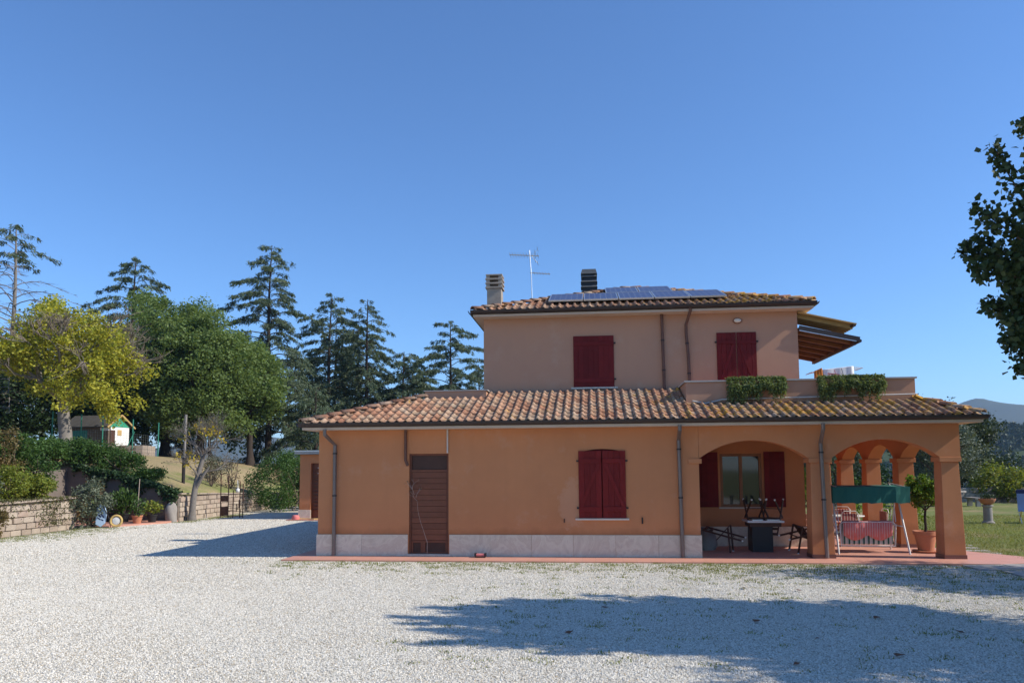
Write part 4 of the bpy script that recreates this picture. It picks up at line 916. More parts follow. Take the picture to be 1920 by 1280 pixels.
for i, (x, y, r, h, mt, lb) in enumerate(((28.5, 27, 2.0, 2.2, 'leaf_lime', 'yellow green citrus bush behind the pedestal planter'), (31.0, 25, 1.8, 2.4, 'leaf_lime', 'yellow green bush at the far edge of the lawn'), (25.2, 29, 2.0, 1.5, 'leaf_dark', 'low dark shrub beside the old olive trunk'), (22.0, 30, 2.4, 2.4, 'leaf_hedge', 'leafy green shrub behind the stone table'), (17.2, 23, 1.8, 1.8, 'leaf_lime', 'yellow green shrub seen through the porch'), (19.8, 33, 3.0, 2.6, 'leaf_oak', 'dull shrub mass beyond the porch columns'), (31, 33, 3.4, 2.4, 'leaf_dark', 'dark shrub behind the yellow green bushes'), (35, 30, 3.0, 2.2, 'leaf_hedge', 'green shrub at the lawn end past the garden chair'), (13.5, 31, 3, 2.6, 'leaf_oak', 'dull green shrub seen under the porch arches'))):
    shrub('garden_shrub', lb, x, y, r, h, mt, .17, 3600, 200 + i, group='shrubs round the lawn', sub=20, cl=.6)

# hillside planting on the left
HS = [(-14.1, 3.6, 1.3, 2.3, 'leaf_hedge', .10, 'dark green hedge bush above the low stone wall'), (-14.2, 5.6, 1.4, 2.3, 'leaf_hedge', .10, 'dense green hedge bush behind the yellow green shrub'), (-14.2, 7.3, 1.3, 1.9, 'leaf_hedge', .10, 'green hedge bush at the corner of the pot recess'),
      (-16.6, 9.0, 1.4, .95, 'leaf_hedge', .10, 'green hedge bush uphill of the pot recess'), (-16.2, 11.2, 1.4, .7, 'leaf_hedge', .10, 'low green hedge bush behind the recess side wall'), (-14.9, 12.9, 1.3, .95, 'leaf_hedge', .10, 'green hedge bush overhanging the plastered wall'), (-13.5, 12.9, 1.1, .85, 'leaf_hedge', .10, 'rounded green bush where the ivy wall begins'), (-12.3, 12.8, .8, .55, 'leaf_hedge', .09, 'small green bush at the low end of the ivy wall'),
      (-16.8, 5.4, 1.9, 2.0, 'leaf_dark', .12, 'very dark bush at the back of the slope'), (-17.2, 14.2, 1.2, .55, 'leaf_hedge', .10, 'low green bush beneath the yellow tree'), (-12.75, 5.9, .75, 1.1, 'leaf_lime', .085, 'yellow green shrub spilling over the low stone wall'), (-12.7, 6.9, .6, .9, 'leaf_lime', .085, 'yellow green shrub near the end of the low stone wall'),
      (-12.85, 4.6, .75, 1.0, 'leaf_olive', .08, 'blue grey shrub above the low stone wall'), (-13.6, 6.6, .6, 2.2, 'leaf_brown', .08, 'brownish conical bush among the green hedge'), (-12.75, 3.2, .8, 1.0, 'leaf_hedge', .09, 'small green shrub at the near end of the low stone wall'), (-13.2, 7.7, .7, 1.6, 'leaf_hedge', .09, 'green bush hiding the end of the low stone wall'), (-19.5, 8, 2.0, 1.5, 'leaf_dark', .12, 'dark bush high on the slope')]
for i, (x, y, r, h, mt, lf, lb) in enumerate(HS):
    shrub('hillside_shrub', lb, x, y, r, h, mt, lf, 7000 if r > 1.1 else 3000, 300 + i, group='shrubs on the slope', sub=30, cl=.40 if r > 1.1 else .28)
shrub('hillside_shrub', 'brown yellow bush at the foot of the low stone wall', -11.75, 4.0, .35, 1.0, 'leaf_brown', .07, 1500, 330, z=-.05, group='shrubs on the slope', sub=9, cl=.2)
# ivy over the recess wall
C = []
for i in range(3600):
    u_ = random.random(); x = -10.3 - u_ * 4.6; zt = np.interp(-x - 10.4, [0, 1.4, 2.8, 4.6, 5.2], [1.12, 1.5, 1.85, 2.2, 2.2]); dz = abs(random.gauss(0, .22)) * (1 + .7 * math.sin(x * 4)); C.append((x, 11.95 - abs(random.gauss(0, .1)) + (random.random() < .4) * random.uniform(0, .5), zt + .10 - dz + random.uniform(-.03, .12)))
t = thing('ivy', 'dark trailing ivy hanging over the top of the plastered wall', 'ivy', (0, 0, 0)); foliage('foliage', C, .11, 'leaf_ivy', t, aspect=.8)
C = [(random.uniform(-12.0, -12.1) + abs(random.gauss(0, .05)), 6.9 + random.gauss(0, .35), min(1.1, .2 + abs(random.gauss(.3, .4)))) for _ in range(500)]
C += [(-12.06 + abs(random.gauss(0, .06)), random.uniform(2.0, 8.2), 1.16 - abs(random.gauss(0, .16 + .12 * math.sin(i * .01)))) for i in range(1500)]
t = thing('climber', 'brownish climber trailing over the low stone wall', 'climber', (0, 0, 0)); foliage('foliage', C, .07, 'leaf_climber', t)
# hedge by the outbuilding
t = thing('hedge', 'tall dark clipped hedge beside the outbuilding', 'hedge', (-8.9, 20.5, -.05))
cs = np.concatenate([blob(60, (0, 0, 1.45), (1.75, 2.6, 1.4), .75, .08, -1)]); cs[:, 2] = np.clip(cs[:, 2], .25, 2.6)
m = MB()
for i in range(6): m.tube(taper((random.uniform(-1, 1), random.uniform(-1.6, 1.6), 0), (random.uniform(-1.2, 1.2), random.uniform(-1.8, 1.8), 2), .05, .02)[0], .03, 5, False)
m.build('stem', 'bark', t); foliage('foliage', np.concatenate([blob(330, c, (.5, .5, .5), .3, .3, -1) for c in cs]), .1, 'leaf_hedge', t, flat=.2)
for i, (x, y, r, h, mt, lb) in enumerate(((-12.6, 19.5, .8, 1.5, 'leaf_olive', 'small olive bush on the lawn above the stone wall'), (-11.6, 17.2, .55, 1.6, 'leaf_dry', 'thin straggly shrub above the rusty rack'), (-11.3, 18.6, .6, 1.9, 'leaf_dry', 'tall straggly shrub on the lawn beside the small lamp'), (-12.2, 27, .9, 1.5, 'leaf_brown', 'browning shrub at the foot of the clear trunk'), (-15.5, 16.5, .6, .9, 'leaf_dry', 'dry weedy shrub on the brown slope'))):
    shrub('lawn_shrub', lb, x, y, r, h, mt, .09, 1100 if mt != 'leaf_dry' else 500, 350 + i, group='shrubs above the stone wall', sub=10, cl=.34)
# pots in the recess
def potted(label, x, y, r, h, potmat, mt, fr, fh, leaf, n, seed, z=.02, upright=False):
    global rng; st = rng; rng = np.random.default_rng(seed)
    t = thing('flower_pot', label, 'flower pot', (x, y, z), 0, 'potted plants in the recess')
    MB().lathe([(r * .68, 0), (r * .92, h * .82), (r, h * .82), (r * 1.03, h), (r * .9, h), (r * .86, h * .9), (.01, h * .9)], 18).build('pot', potmat, t, smooth=True)
    C = blob(n, (0, 0, h + fh * .5), (fr, fr, fh * .55), .2, .3, -1); D = None
    if upright: D = unit(C - np.array([0, 0, h * .6])) * .9 + np.array([0, 0, .4])
    m = MB()
    for i in range(5): a = i * 1.26; m.tube([(0, 0, h * .88), (math.cos(a) * fr * .4, math.sin(a) * fr * .4, h + fh * .5)], [.012, .006], 5, False)
    m.build('stem', 'bark', t); foliage('foliage', C, leaf, mt, t, aspect=.4 if upright else .65, dirs=D, spread=.6); rng = st; return t
potted('terracotta pot with a spindly green plant in the recess', -11.0, 10.3, .2, .3, 'terracotta', 'leaf_hedge', .3, .7, .1, 260, 1)
MB_ = [o for o in bpy.data.objects if o.name.startswith('flower_pot')][0]; MB().tube([(0, 0, .3), (.05, 0, 1.7)], .012, 5).build('cane', 'tan_paper', MB_)
potted('black plastic pot with yellow green leaves beside the boulder', -10.75, 10.9, .2, .3, 'black_plastic', 'leaf_lime', .38, .55, .11, 320, 2)
potted('large bushy fern like plant in a black pot in the recess', -12.0, 11.0, .24, .35, 'black_plastic', 'leaf_hedge', .55, .95, .16, 620, 3, upright=True)
potted('grey green bush in a dark pot between fern and pale plant', -12.7, 11.2, .22, .3, 'black_plastic', 'leaf_olive', .5, .8, .09, 620, 4)
potted('reddish brown pot with bright green leaves beside the wheelbarrow', -13.1, 10.8, .2, .3, 'terracotta', 'leaf_citrus', .34, .6, .12, 300, 5)
potted('tall autumn coloured shrub in a red brown pot in the recess', -13.6, 11.4, .22, .34, 'terracotta', 'leaf_brown', .5, 1.25, .1, 700, 6)
potted('grey pot with pale leafy plant at the recess corner', -11.5, 11.2, .18, .35, 'stone_grey', 'leaf_olive', .3, .5, .09, 260, 7)
shrub('laurel_bush', 'grey green small tree standing against the end of the low stone wall', -11.8, 8.55, .75, 1.75, 'leaf_olive', .1, 2600, 361, z=-.03, sub=16, cl=.32)
shrub('boxwood', 'orange tinted bush behind the wheelbarrow', -12.9, 9.8, .4, .9, 'leaf_brown', .08, 900, 362, z=.02, sub=8, cl=.22)
m = MB(); 
b = blob(1, (0, 0, 0), (1, 1, 1))
me = MB().lathe([(.34, -.05), (.38, .1), (.4, .2), (.38, .35), (.36, .5), (.31, .62), (.24, .73), (.1, .8)], 18); me.v = [(x * (1 + .15 * math.sin(7 * z + x * 9)), y * (1 + .12 * math.cos(5 * z + y * 8)), z) for x, y, z in me.v]
tag(me.build('boulder', 'stone_grey', smooth=True), 'grey rough boulder leaning against the start of the stone wall', 'rock').location = (-10.45, 11.75, 0); bpy.data.objects['boulder'].scale = (.62, .62, .95)

# ------------------------------------------------------------------ wheelbarrow stood on end
t = thing('wheelbarrow', 'pale blue wheelbarrow stood on end with dark marks and yellow tyre', 'wheelbarrow', (-11.35, 8.6, -.02), R(15))
MB().prism([(-.18, .12), (.0, .02), (.16, .16), (.2, .52), (.12, .82), (-.02, .88), (-.16, .7)], -.03, .03).build('tray', 'pale_blue', t, bevel=.02)
m = MB()
for a, b, w in (((-.08, .48), (.02, .38), .05), ((.0, .52), (.12, .36), .05), ((-.1, .36), (.0, .3), .04), ((-.04, .6), (.06, .54), .035), ((.02, .3), (.1, .26), .035)): m.bar((a[0], -.033, a[1]), (b[0], -.033, b[1]), .006, w, (0, 0, 1))
m.build('emblem', 'navy', t)
MB().tube([(-.02, -.02, .98), (.12, -.05, .7), (.3, -.06, .34), (.5, -.06, .2)], .018, 8).tube([(.3, -.06, .34), (.36, -.06, .02)], .014, 8).build('handle', 'black_iron', t, smooth=True)
wh = MB(); n = 22
for i in range(n): pass
ring = [(.55 + .19 * math.cos(2 * PI * i / n), -.06, .24 + .19 * math.sin(2 * PI * i / n)) for i in range(n + 1)]
w_ = MB().tube(ring, .04, 8, False).build('wheel', 'yellow_tyre', t, smooth=True)
rim = MB().lathe([(.13, -.02), (.14, 0), (.13, .02), (.03, .035)], 16).build('hub', 'white_plastic', w_, smooth=True); rim.rotation_euler = (R(90), 0, 0); rim.location = (.55, -.06, .24)

# rusty rack, pole, garden lamp, hose
t = thing('metal_rack', 'rusty metal rack with panels and rods against the stone wall', 'rack', (-9.65, 14.3, -.05), R(-8))
MB().box(0, .36, 0, .03, .12, .5).box(0, .36, 0, .03, .72, .98).build('panel', 'rust', t)
m = MB()
for x, h in ((0, 1.95), (.38, 1.85), (.62, 1.2), (.95, 1.6), (1.1, 1.5)): m.bar((x, 0, 0), (x, 0, h), .03, .03)
m.build('upright', 'rust', t); m = MB()
for x0, x1, z in ((0, 1.1, .1), (.38, .9, .45), (.38, 1.1, .3), (.38, .95, .62), (0, 1.1, 1.45)): m.bar((x0, .01, z), (x1, .01, z), .025, .025)
for x, a, b in ((.78, .3, .62), (.9, .45, .8)): m.bar((x, .01, a), (x, .01, b), .025, .025)
m.build('rail', 'rust', t)
t = thing('utility_pole', 'slim grey pole with dark lower half standing on the slope', 'pole', (-11.9, 15.2, h1(-11.9, 15.2) - .1))
MB().tube([(0, 0, 0), (0, 0, 1.25)], .075, 10).build('lower_sleeve', 'black_iron', t); MB().tube([(.02, 0, 1.25), (.04, 0, 3.2)], .055, 10).build('shaft', 'stone_grey', t)
t = thing('garden_lamp', 'small white globe lamp on a thin stem on the wall top', 'lamp', (-10.45, 17.6, .93))
MB().lathe([(.03, 0), (.09, .05), (.11, .12), (.09, .19), (.03, .23)], 12).build('globe', 'white_plastic', t, smooth=True); MB().tube([(0, 0, .2), (-.03, 0, .62)], .018, 6).build('stem', 'white_paint', t)
ho = thing('hose_coil', 'small red hose and tin beside the outbuilding step', 'hose', (-5.6, 12.7, .01))
MB().lathe([(.14, 0), (.16, .08), (.12, .16), (.03, .18)], 14).build('tin', 'red_cloth', ho, smooth=True); MB().tube([(.1, 0, .03), (.5, .1, .02), (.8, -.1, .02), (1.2, .2, .02)], .02, 6).build('hose', 'yellow_tyre', ho, smooth=True)
# green gazebo frame behind the hedge
t = thing('gazebo_frame', 'pale green tubular gazebo frame showing above the dark hedge', 'gazebo', (-9.5, 24.5, 0))
m = MB(); 
for x in (0, 2.4):
    for y in (0, 2.4): m.tube([(x, y, 0), (x, y, 2.6)], .03, 6); m.tube([(x, y, 2.6), (1.2, 1.2, 3.25)], .03, 6)
for a, b in (((0, 0), (2.4, 0)), ((2.4, 0), (2.4, 2.4)), ((2.4, 2.4), (0, 2.4)), ((0, 2.4), (0, 0))): m.tube([(*a, 2.6), (*b, 2.6)], .03, 6)
m.build('frame', 'green_paint', t)

# playhouse, fence and dog on the slope
zb = 3.52
ph = thing('playhouse', 'small timber playhouse with shingled roof, green gable and white door front', 'playhouse', (-22.0, 24.3, zb + .15), R(-8))
MB().box(-2.5, .35, 0, 1.6, -.5, 1.0).build('wall', 'grey_wood', ph)
for i in range(6): MB().box(-2.5, .35, -.02 - (i % 2) * .006, -.003, .02 + i * .165, .02 + i * .165 + .155).build('plank', 'grey_wood', ph)
MB().box(-2.3, -1.1, -.035, -.028, .25, .75).build('green_panel', 'green_post', ph)
MB().add([(-2.8, -.3, .9), (.55, -.3, .9), (.55, .8, 1.62), (-2.8, .8, 1.62), (.55, 1.9, .9), (-2.8, 1.9, .9), (-2.8, -.3, .96), (.55, -.3, .96), (.55, .8, 1.69), (-2.8, .8, 1.69), (.55, 1.9, .96), (-2.8, 1.9, .96)],
         [(0, 1, 2, 3), (3, 2, 4, 5), (6, 9, 8, 7), (9, 11, 10, 8), (0, 6, 7, 1), (4, 10, 11, 5), (1, 7, 8, 2), (2, 8, 10, 4), (0, 3, 9, 6), (3, 5, 11, 9)]).build('roof', 'slate', ph)
MB().prism([(-.1, .95), (1.7, .95), (.8, 1.55)], .36, .42, 'x').build('gable', 'green_paint', ph)
MB().bar((.57, -.32, .9), (.57, .8, 1.66), .04, .09).build('bargeboard', 'light_wood', ph); MB().bar((.57, 1.92, .9), (.57, .8, 1.66), .04, .09).build('bargeboard', 'light_wood', ph)
fr_ = MB().box(.355, .40, .12, 1.6, -.5, 1.0).build('front', 'white_paint', ph)
MB().box(.40, .42, .65, .98, .45, .78).build('window', 'light_wood', ph); MB().box(.402, .425, .1, .45, -.3, .75).build('doorway', 'dark_wood', ph)
MB().box(-.2, .395, -.035, -.004, .72, .98).build('white_trim', 'white_paint', ph)
t = thing('stone_terrace', 'pale stone terrace edge below the playhouse', 'terrace', (-21.6, 24.0, 2.75), R(14))
for i in range(6):
    for j in range(3): MB().box(-.4 + i * .42, .01 + i * .42, -.3 + random.uniform(-.02, .02), 2.0, .1 + j * .22, .31 + j * .22).build('block', 'block_stone', t)
fp = [(-23.2, 21.6), (-22.2, 22.6), (-20.9, 22.6), (-19.6, 23.4), (-19.0, 25)]
fe = thing('wire_fence', 'green post wire mesh fence in front of the playhouse', 'fence', (0, 0, 0))
tp = []
for i, (x, y) in enumerate(fp):
    z = h1(x, y); MB().tube([(x, y, z - .2), (x, y, z + 2.0)], .035, 6).build('post', 'green_post', fe); tp.append((x, y, z))
MB().tube([(-19.5, 23.4, tp[3][2] + 1.3), (-19.9, 23.0, tp[3][2] - .1)], .025, 6).build('brace', 'green_post', fe)
m = MB()
for (x0, y0, z0), (x1, y1, z1) in zip(tp[:-1], tp[1:]):
    for k in range(9): m.tube([(x0, y0, z0 + .05 + k * .14), (x1, y1, z1 + .05 + k * .14)], .004, 3, False)
    L = int(math.dist((x0, y0), (x1, y1)) / .14)
    for k in range(L): s = k / L; m.tube([(x0 + (x1 - x0) * s, y0 + (y1 - y0) * s, z0 + (z1 - z0) * s), (x0 + (x1 - x0) * s, y0 + (y1 - y0) * s, z0 + (z1 - z0) * s + 1.2)], .004, 3, False)
m.build('wire_mesh', 'wire_grey', fe)
def skin(name, verts, edges, mat, parent, sub=2):
    me = bpy.data.meshes.new(name); me.from_pydata([v[:3] for v in verts], edges, []); o = link(name, me, parent); md = o.modifiers.new('skin', 'SKIN')
    for sv, v in zip(me.skin_vertices[0].data, verts): sv.radius = (v[3], v[3])
    me.skin_vertices[0].data[0].use_root = True; s = o.modifiers.new('sub', 'SUBSURF'); s.levels = s.render_levels = sub; me.materials.append(MATS[mat]); return o
dx, dy = -19.9, 25.2
dg = thing('dog', 'black dog sitting on the slope below the stone terrace', 'dog', (dx, dy, h1(dx, dy)), R(-150))
skin('body', [(0, -.16, .14, .13), (0, -.05, .26, .14), (0, .06, .38, .13), (0, .12, .50, .09), (0, .15, .60, .075), (0, .22, .63, .065), (0, .32, .60, .035), (.07, .1, .30, .05), (.07, .13, .15, .035), (.07, .15, .02, .035), (-.07, .1, .30, .05), (-.07, .13, .15, .035), (-.07, .15, .02, .035),
              (.11, -.1, .14, .08), (.13, .04, .1, .05), (.13, .1, .025, .03), (-.11, -.1, .14, .08), (-.13, .04, .1, .05), (-.13, .1, .025, .03), (0, -.3, .06, .03), (.06, -.42, .03, .018), (.05, .16, .70, .02), (-.05, .16, .70, .02)],
     [(0, 1), (1, 2), (2, 3), (3, 4), (4, 5), (5, 6), (2, 7), (7, 8), (8, 9), (2, 10), (10, 11), (11, 12), (0, 13), (13, 14), (14, 15), (0, 16), (16, 17), (17, 18), (0, 19), (19, 20), (4, 21), (4, 22)], 'black_fur', dg)

# ------------------------------------------------------------------ things on the house terrace
def trailing_box(x, w, label, seed):
    global rng; st = rng; rng = np.random.default_rng(seed); random.seed(seed)
    t = thing('flower_box', label, 'flower box', (x, .94, 3.94), 0, 'flower boxes on the parapet')
    MB().add([(-w / 2, -.07, 0), (w / 2, -.07, 0), (w / 2, .09, 0), (-w / 2, .09, 0), (-w / 2 - .01, -.09, .16), (w / 2 + .01, -.09, .16), (w / 2 + .01, .11, .16), (-w / 2 - .01, .11, .16)], [(0, 3, 2, 1), (4, 5, 6, 7), (0, 1, 5, 4), (1, 2, 6, 5), (2, 3, 7, 6), (3, 0, 4, 7)]).build('box', 'terracotta', t)
    C = []; D = []
    for i in range(560):
        x0 = random.uniform(-w / 2 - .05, w / 2 + .05); out_ = random.uniform(.03, .26); drop = (.14 + .13 * math.sin(x0 * 6.1 + seed) * math.sin(x0 * 11 + seed * 2) + .10 * (math.sin(x0 * 3.1 + seed) > 0) + .16 * random.random() ** 2) * random.uniform(.6, 1.2)
        for q in range(13):
            s = q / 12; y = .02 - out_ * min(1, s * 2.2); z = .12 + random.uniform(.06, .15) * math.sin(min(1, s * 2.5) * PI) * (1 - s * .5) - drop * 1.25 * max(0, s - .25) / .75
            C.append((x0 + random.gauss(0, .02), y + random.gauss(0, .015), z + random.gauss(0, .012))); D.append((random.gauss(0, .3), -.4 + s * .3, .5 - s * 1.4))
    foliage('foliage', C, .075, 'leaf_rosemary', t, aspect=.35, dirs=np.array(D), spread=.7); rng = st
trailing_box(10.50, 1.25, 'trailing rosemary box on the parapet below the red terrace shutters', 3)
trailing_box(12.68, 1.4, 'trailing rosemary box on the parapet in front of the drying rack', 4)
t = thing('drying_rack', 'white folding drying rack with open wings on the terrace', 'drying rack', (12.9, 2.9, 3.4))
m = MB()
for s in (-1, 1): m.tube([(-.45, s * .28, 0), (.4, -s * .28, 1.12)], .012, 6).tube([(-.4, s * .28, 1.12), (.45, -s * .28, 0)], .012, 6)
for y in np.linspace(-.28, .28, 6): m.tube([(-.62, y, 1.08), (-.42, y, 1.13), (.42, y, 1.20), (.66, y, 1.17)], .006, 5)
for x, z in ((-.62, 1.08), (-.42, 1.13), (.42, 1.2), (.66, 1.17)): m.tube([(x, -.28, z), (x, .28, z)], .01, 6)
m.build('frame', 'white_paint', t)
def towel(x0, x1, y, z0, z1, mat, label, marks=None):
    t = thing('towel', label, 'towel', (12.9, 2.9, 3.4)); n = 10; vs = []; fs = []
    for i in range(n + 1):
        x = x0 + (x1 - x0) * i / n
        for j, (dy, z) in enumerate(((-.02, z0), (-.015, (z0 + z1) / 2), (0, z1), (.04, z1 + .012), (.08, z1 - .01), (.09, z0 + .1))): vs.append((x, y + dy + .012 * math.sin(i * 1.7 + j), z + .08 * (i / n) * (1 if j > 1 else .6)))
    fs = [(i * 6 + j, i * 6 + j + 1, (i + 1) * 6 + j + 1, (i + 1) * 6 + j) for i in range(n) for j in range(5)]
    o = MB().add(vs, fs).build('cloth', mat, t, smooth=True); so = o.modifiers.new('thick', 'SOLIDIFY'); so.thickness = .006
    for a, b, c, d, mt in marks or []: MB().bar((a, y - .045, b), (c, y - .045, d), .004, .03, (0, 0, 1)).build('print', mt, t)
towel(-.55, -.36, -.3, .78, 1.10, 'orange_cloth', 'orange towel hanging at the end of the drying rack')
towel(-.34, .42, -.32, .72, 1.13, 'white_cloth', 'white towel with dark red marks spread on the drying rack', [(-.25, 1.03, .05, .99, 'red_cloth'), (-.08, 1.12, -.02, .88, 'red_cloth'), (-.12, .96, .04, .92, 'red_cloth'), (.10, 1.16, .17, .86, 'navy'), (.17, .98, .24, .84, 'navy')])

# ------------------------------------------------------------------ porch furniture
def folding_chair(label, loc, rot, seat='dark_wood'):
    t = thing('folding_chair', label, 'chair', loc, 0, 'folding chairs round the porch table'); t.rotation_euler = rot
    for s in (-1, 1):
        MB().bar((s * .21, -.2, 0), (s * .21, .24, .84), .025, .04).build('leg', 'dark_wood', t); MB().bar((s * .18, .24, 0), (s * .18, -.2, .44), .025, .04).build('leg', 'dark_wood', t)
        MB().lathe([(.02, 0), (.024, .02), (.015, .04)], 8, (s * .21, -.2, -.02)).build('foot', 'white_plastic', t); MB().lathe([(.02, 0), (.024, .02), (.015, .04)], 8, (s * .18, .24, -.02)).build('foot', 'white_plastic', t)
    for i in range(5): MB().box(-.2, .2, -.2 + i * .085, -.2 + i * .085 + .07, .44, .458).build('slat', seat, t)
    for z in (.66, .78): MB().box(-.21, .21, .14 + (z - .66) * .52, .155 + (z - .66) * .52, z, z + .06).build('back_slat', seat, t)
    MB().bar((-.21, -.08, .22), (.21, -.08, .22), .02, .02).build('stretcher', 'dark_wood', t); return t
t = thing('dining_table', 'table with pale worn top and black block for the darkness beneath, in the shaded porch', 'table', (10.66, 1.5, 0))
MB().box(-.42, .44, -.36, .36, .70, .745).build('tabletop', 'white_paint', t, bevel=.006); MB().box(-.36, .38, -.3, .3, .6, .697).build('apron', 'dark_wood', t)
MB().box(-.3, .18, -.28, .28, 0, .6).build('pedestal', 'black_plastic', t)  # black block stands in for the darkness between the table legs
for x, w in ((-.3, .26), (.05, .3)): MB().box(x, x + w, -.3, -.06, .747, .775).build('tray', 'aluminium', t, bevel=.004)
folding_chair('folding wooden chair set upside down on the left of the porch table', (10.52, 1.62, 1.235), (R(180), 0, R(12))); folding_chair('folding wooden chair set upside down on the right of the porch table', (10.90, 1.52, 1.235), (R(180), 0, R(-35)))
folding_chair('folding wooden chair tipped against the right edge of the porch table', (11.13, .95, .22), (R(-52), R(8), R(-70)))
folding_chair('folding wooden chair tipped against the left edge of the porch table', (10.0, 1.1, .17), (R(-48), R(-6), R(70)))
t = thing('storage_bag', 'pale crumpled bag standing against the porch side wall', 'bag', (9.35, 1.7, 0)); MB().lathe([(.2, 0), (.26, .12), (.22, .36), (.12, .5), (.15, .55)], 12).build('body', 'stone_grey', t, smooth=True)
# brick steps at the far end of the side porch
t = thing('brick_steps', 'low brick steps at the back of the side porch', 'steps', (12.02, 5.4, 0))
for i in range(4):
    for j in range(3): MB().box(j * .33 + .003, j * .33 + .327, i * .3, 1.5, i * .15 + .002, i * .15 + .15).build('brick', 'step_brick', t, bevel=.006)
# garden swing
sw = thing('garden_swing', 'white framed garden swing with green canopy and striped cushion in the porch', 'swing', (13.0, 1.35, 0))
for x, s in ((-.78, -1), (.80, 1)):
    MB().tube([(x, -.55, .0), (x - s * .05, -.1, 1.28), (x - s * .05, .0, 1.36)], .022, 8).build('leg', 'white_paint', sw, smooth=True); MB().tube([(x, .62, .0), (x - s * .05, .08, 1.28), (x - s * .05, 0, 1.36)], .022, 8).build('leg', 'white_paint', sw, smooth=True)
    MB().tube([(x - s * .02, -.32, .62), (x - s * .02, .4, .62)], .016, 8).build('brace', 'white_paint', sw)
    MB().tube([(x - s * .02, -.48, 1.55), (x - s * .02, .5, 1.62), (x - s * .05, 0, 1.36)], .016, 8).build('canopy_arm', 'white_paint', sw)
    MB().tube([(x - s * .12, -.02, 1.34), (x - s * .14, -.15, .72)], .01, 6).build('hanger', 'white_paint', sw); MB().tube([(x - s * .12, .02, 1.34), (x - s * .14, .3, .48)], .01, 6).build('hanger', 'white_paint', sw)
MB().tube([(-.74, 0, 1.36), (.76, 0, 1.36)], .022, 8).build('top_bar', 'white_paint', sw)
n = 16; vs = []
for i in range(n + 1):
    x = -.86 + 1.74 * i / n; sg = .02 * math.sin(i * 1.3)
    vs += [(x, -.52 + sg, 1.175 + .012 * math.sin(i * 2.1)), (x, -.53 + sg * .7 + .008 * math.sin(i * 3.3), 1.38), (x, -.525, 1.555), (x, 0, 1.565 + .012 * math.sin(i * 1.1)), (x, .5, 1.57), (x, .52, 1.36)]
cp = MB().add(vs, [(i * 6 + j, i * 6 + j + 1, (i + 1) * 6 + j + 1, (i + 1) * 6 + j) for i in range(n) for j in range(5)]).add([vs[0], vs[1], vs[2], vs[3], vs[4], vs[5]], [(0, 1, 2, 3, 4, 5)]).build('canopy', 'green_cloth', sw)
so = cp.modifiers.new('thick', 'SOLIDIFY'); so.thickness = .006
m = MB().tube([(-.60, -.16, .16), (-.62, -.18, .66), (-.55, -.19, .72), (.58, -.19, .72), (.65, -.18, .66), (.63, -.16, .16), (-.60, -.16, .16)], .016, 8)
bk = m.build('back_frame', 'white_paint', sw, smooth=True); m = MB()
for i in range(22): x = -.56 + 1.16 * i / 21; m.tube([(x, -.19, .17), (x, -.236, .70)], .004, 4)
m.build('rods', 'white_paint', sw)
MB().box(-.58, .60, -.15, -.06, .19, .68).build('back_cushion', 'green_stripe', sw, bevel=.03); MB().box(-.58, .60, -.06, .48, .34, .44).build('seat_cushion', 'green_stripe', sw, bevel=.03)
n = 24; vs = []
for i in range(n + 1):
    x = -.55 + 1.12 * i / n; sc = .30 + .13 * abs(math.sin(2 * PI * (i / n) * 1.0 + .1)) ; w = .012 * math.sin(i * 1.9)
    vs += [(x, -.205 + w, .72 - sc), (x, -.215 + w, .62), (x, -.20, .735), (x, -.1, .75), (x, -.03, .6)]
o = MB().add(vs, [(i * 5 + j, i * 5 + j + 1, (i + 1) * 5 + j + 1, (i + 1) * 5 + j) for i in range(n) for j in range(4)]).build('red_throw', 'red_cloth', sw, smooth=True); o.modifiers.new('thick', 'SOLIDIFY').thickness = .005
# white table and chairs behind the swing
t = thing('garden_table', 'white oval plastic table behind the garden swing', 'table', (13.15, 3.6, 0))
m = MB().lathe([(.02, .69), (.55, .69), (.57, .705), (.57, .725), (.02, .73)], 28); m.v = [(x * 1.05, y * .75, z) for x, y, z in m.v]; m.build('tabletop', 'white_plastic', t, smooth=True)
for x in (-.38, .38):
    for y in (-.25, .25): MB().tube([(x * 1.1, y * 1.1, 0), (x, y, .69)], .022, 8).build('leg', 'white_plastic', t)
def metal_chair(label, loc, rz):
    t = thing('metal_chair', label, 'chair', loc, rz, 'white metal chairs round the garden table')
    MB().tube([(-.22, -.2, 0), (-.22, -.2, .45), (-.2, .22, .45), (-.24, .26, 0)], .012, 7).build('leg', 'white_paint', t); MB().tube([(.22, -.2, 0), (.22, -.2, .45), (.2, .22, .45), (.24, .26, 0)], .012, 7).build('leg', 'white_paint', t)
    MB().tube([(-.21, .22, .45), (-.22, .27, .82), (-.15, .28, .9), (.15, .28, .9), (.22, .27, .82), (.21, .22, .45)], .012, 7).build('back_frame', 'white_paint', t, smooth=True)
    MB().box(-.21, .21, -.2, .22, .455, .51).build('seat_cushion', 'red_stripe', t, bevel=.02); MB().box(-.2, .2, .205, .26, .5, .84).build('back_cushion', 'red_stripe', t, bevel=.02)
metal_chair('white metal chair with red striped cushion at the near side of the oval table', (13.0, 2.75, 0), PI + .1); metal_chair('white metal chair with red striped cushion at the far side of the oval table', (13.45, 4.4, 0), -.2); metal_chair('white metal chair with red striped cushion at the right end of the oval table', (13.98, 3.5, 0), -1.5)
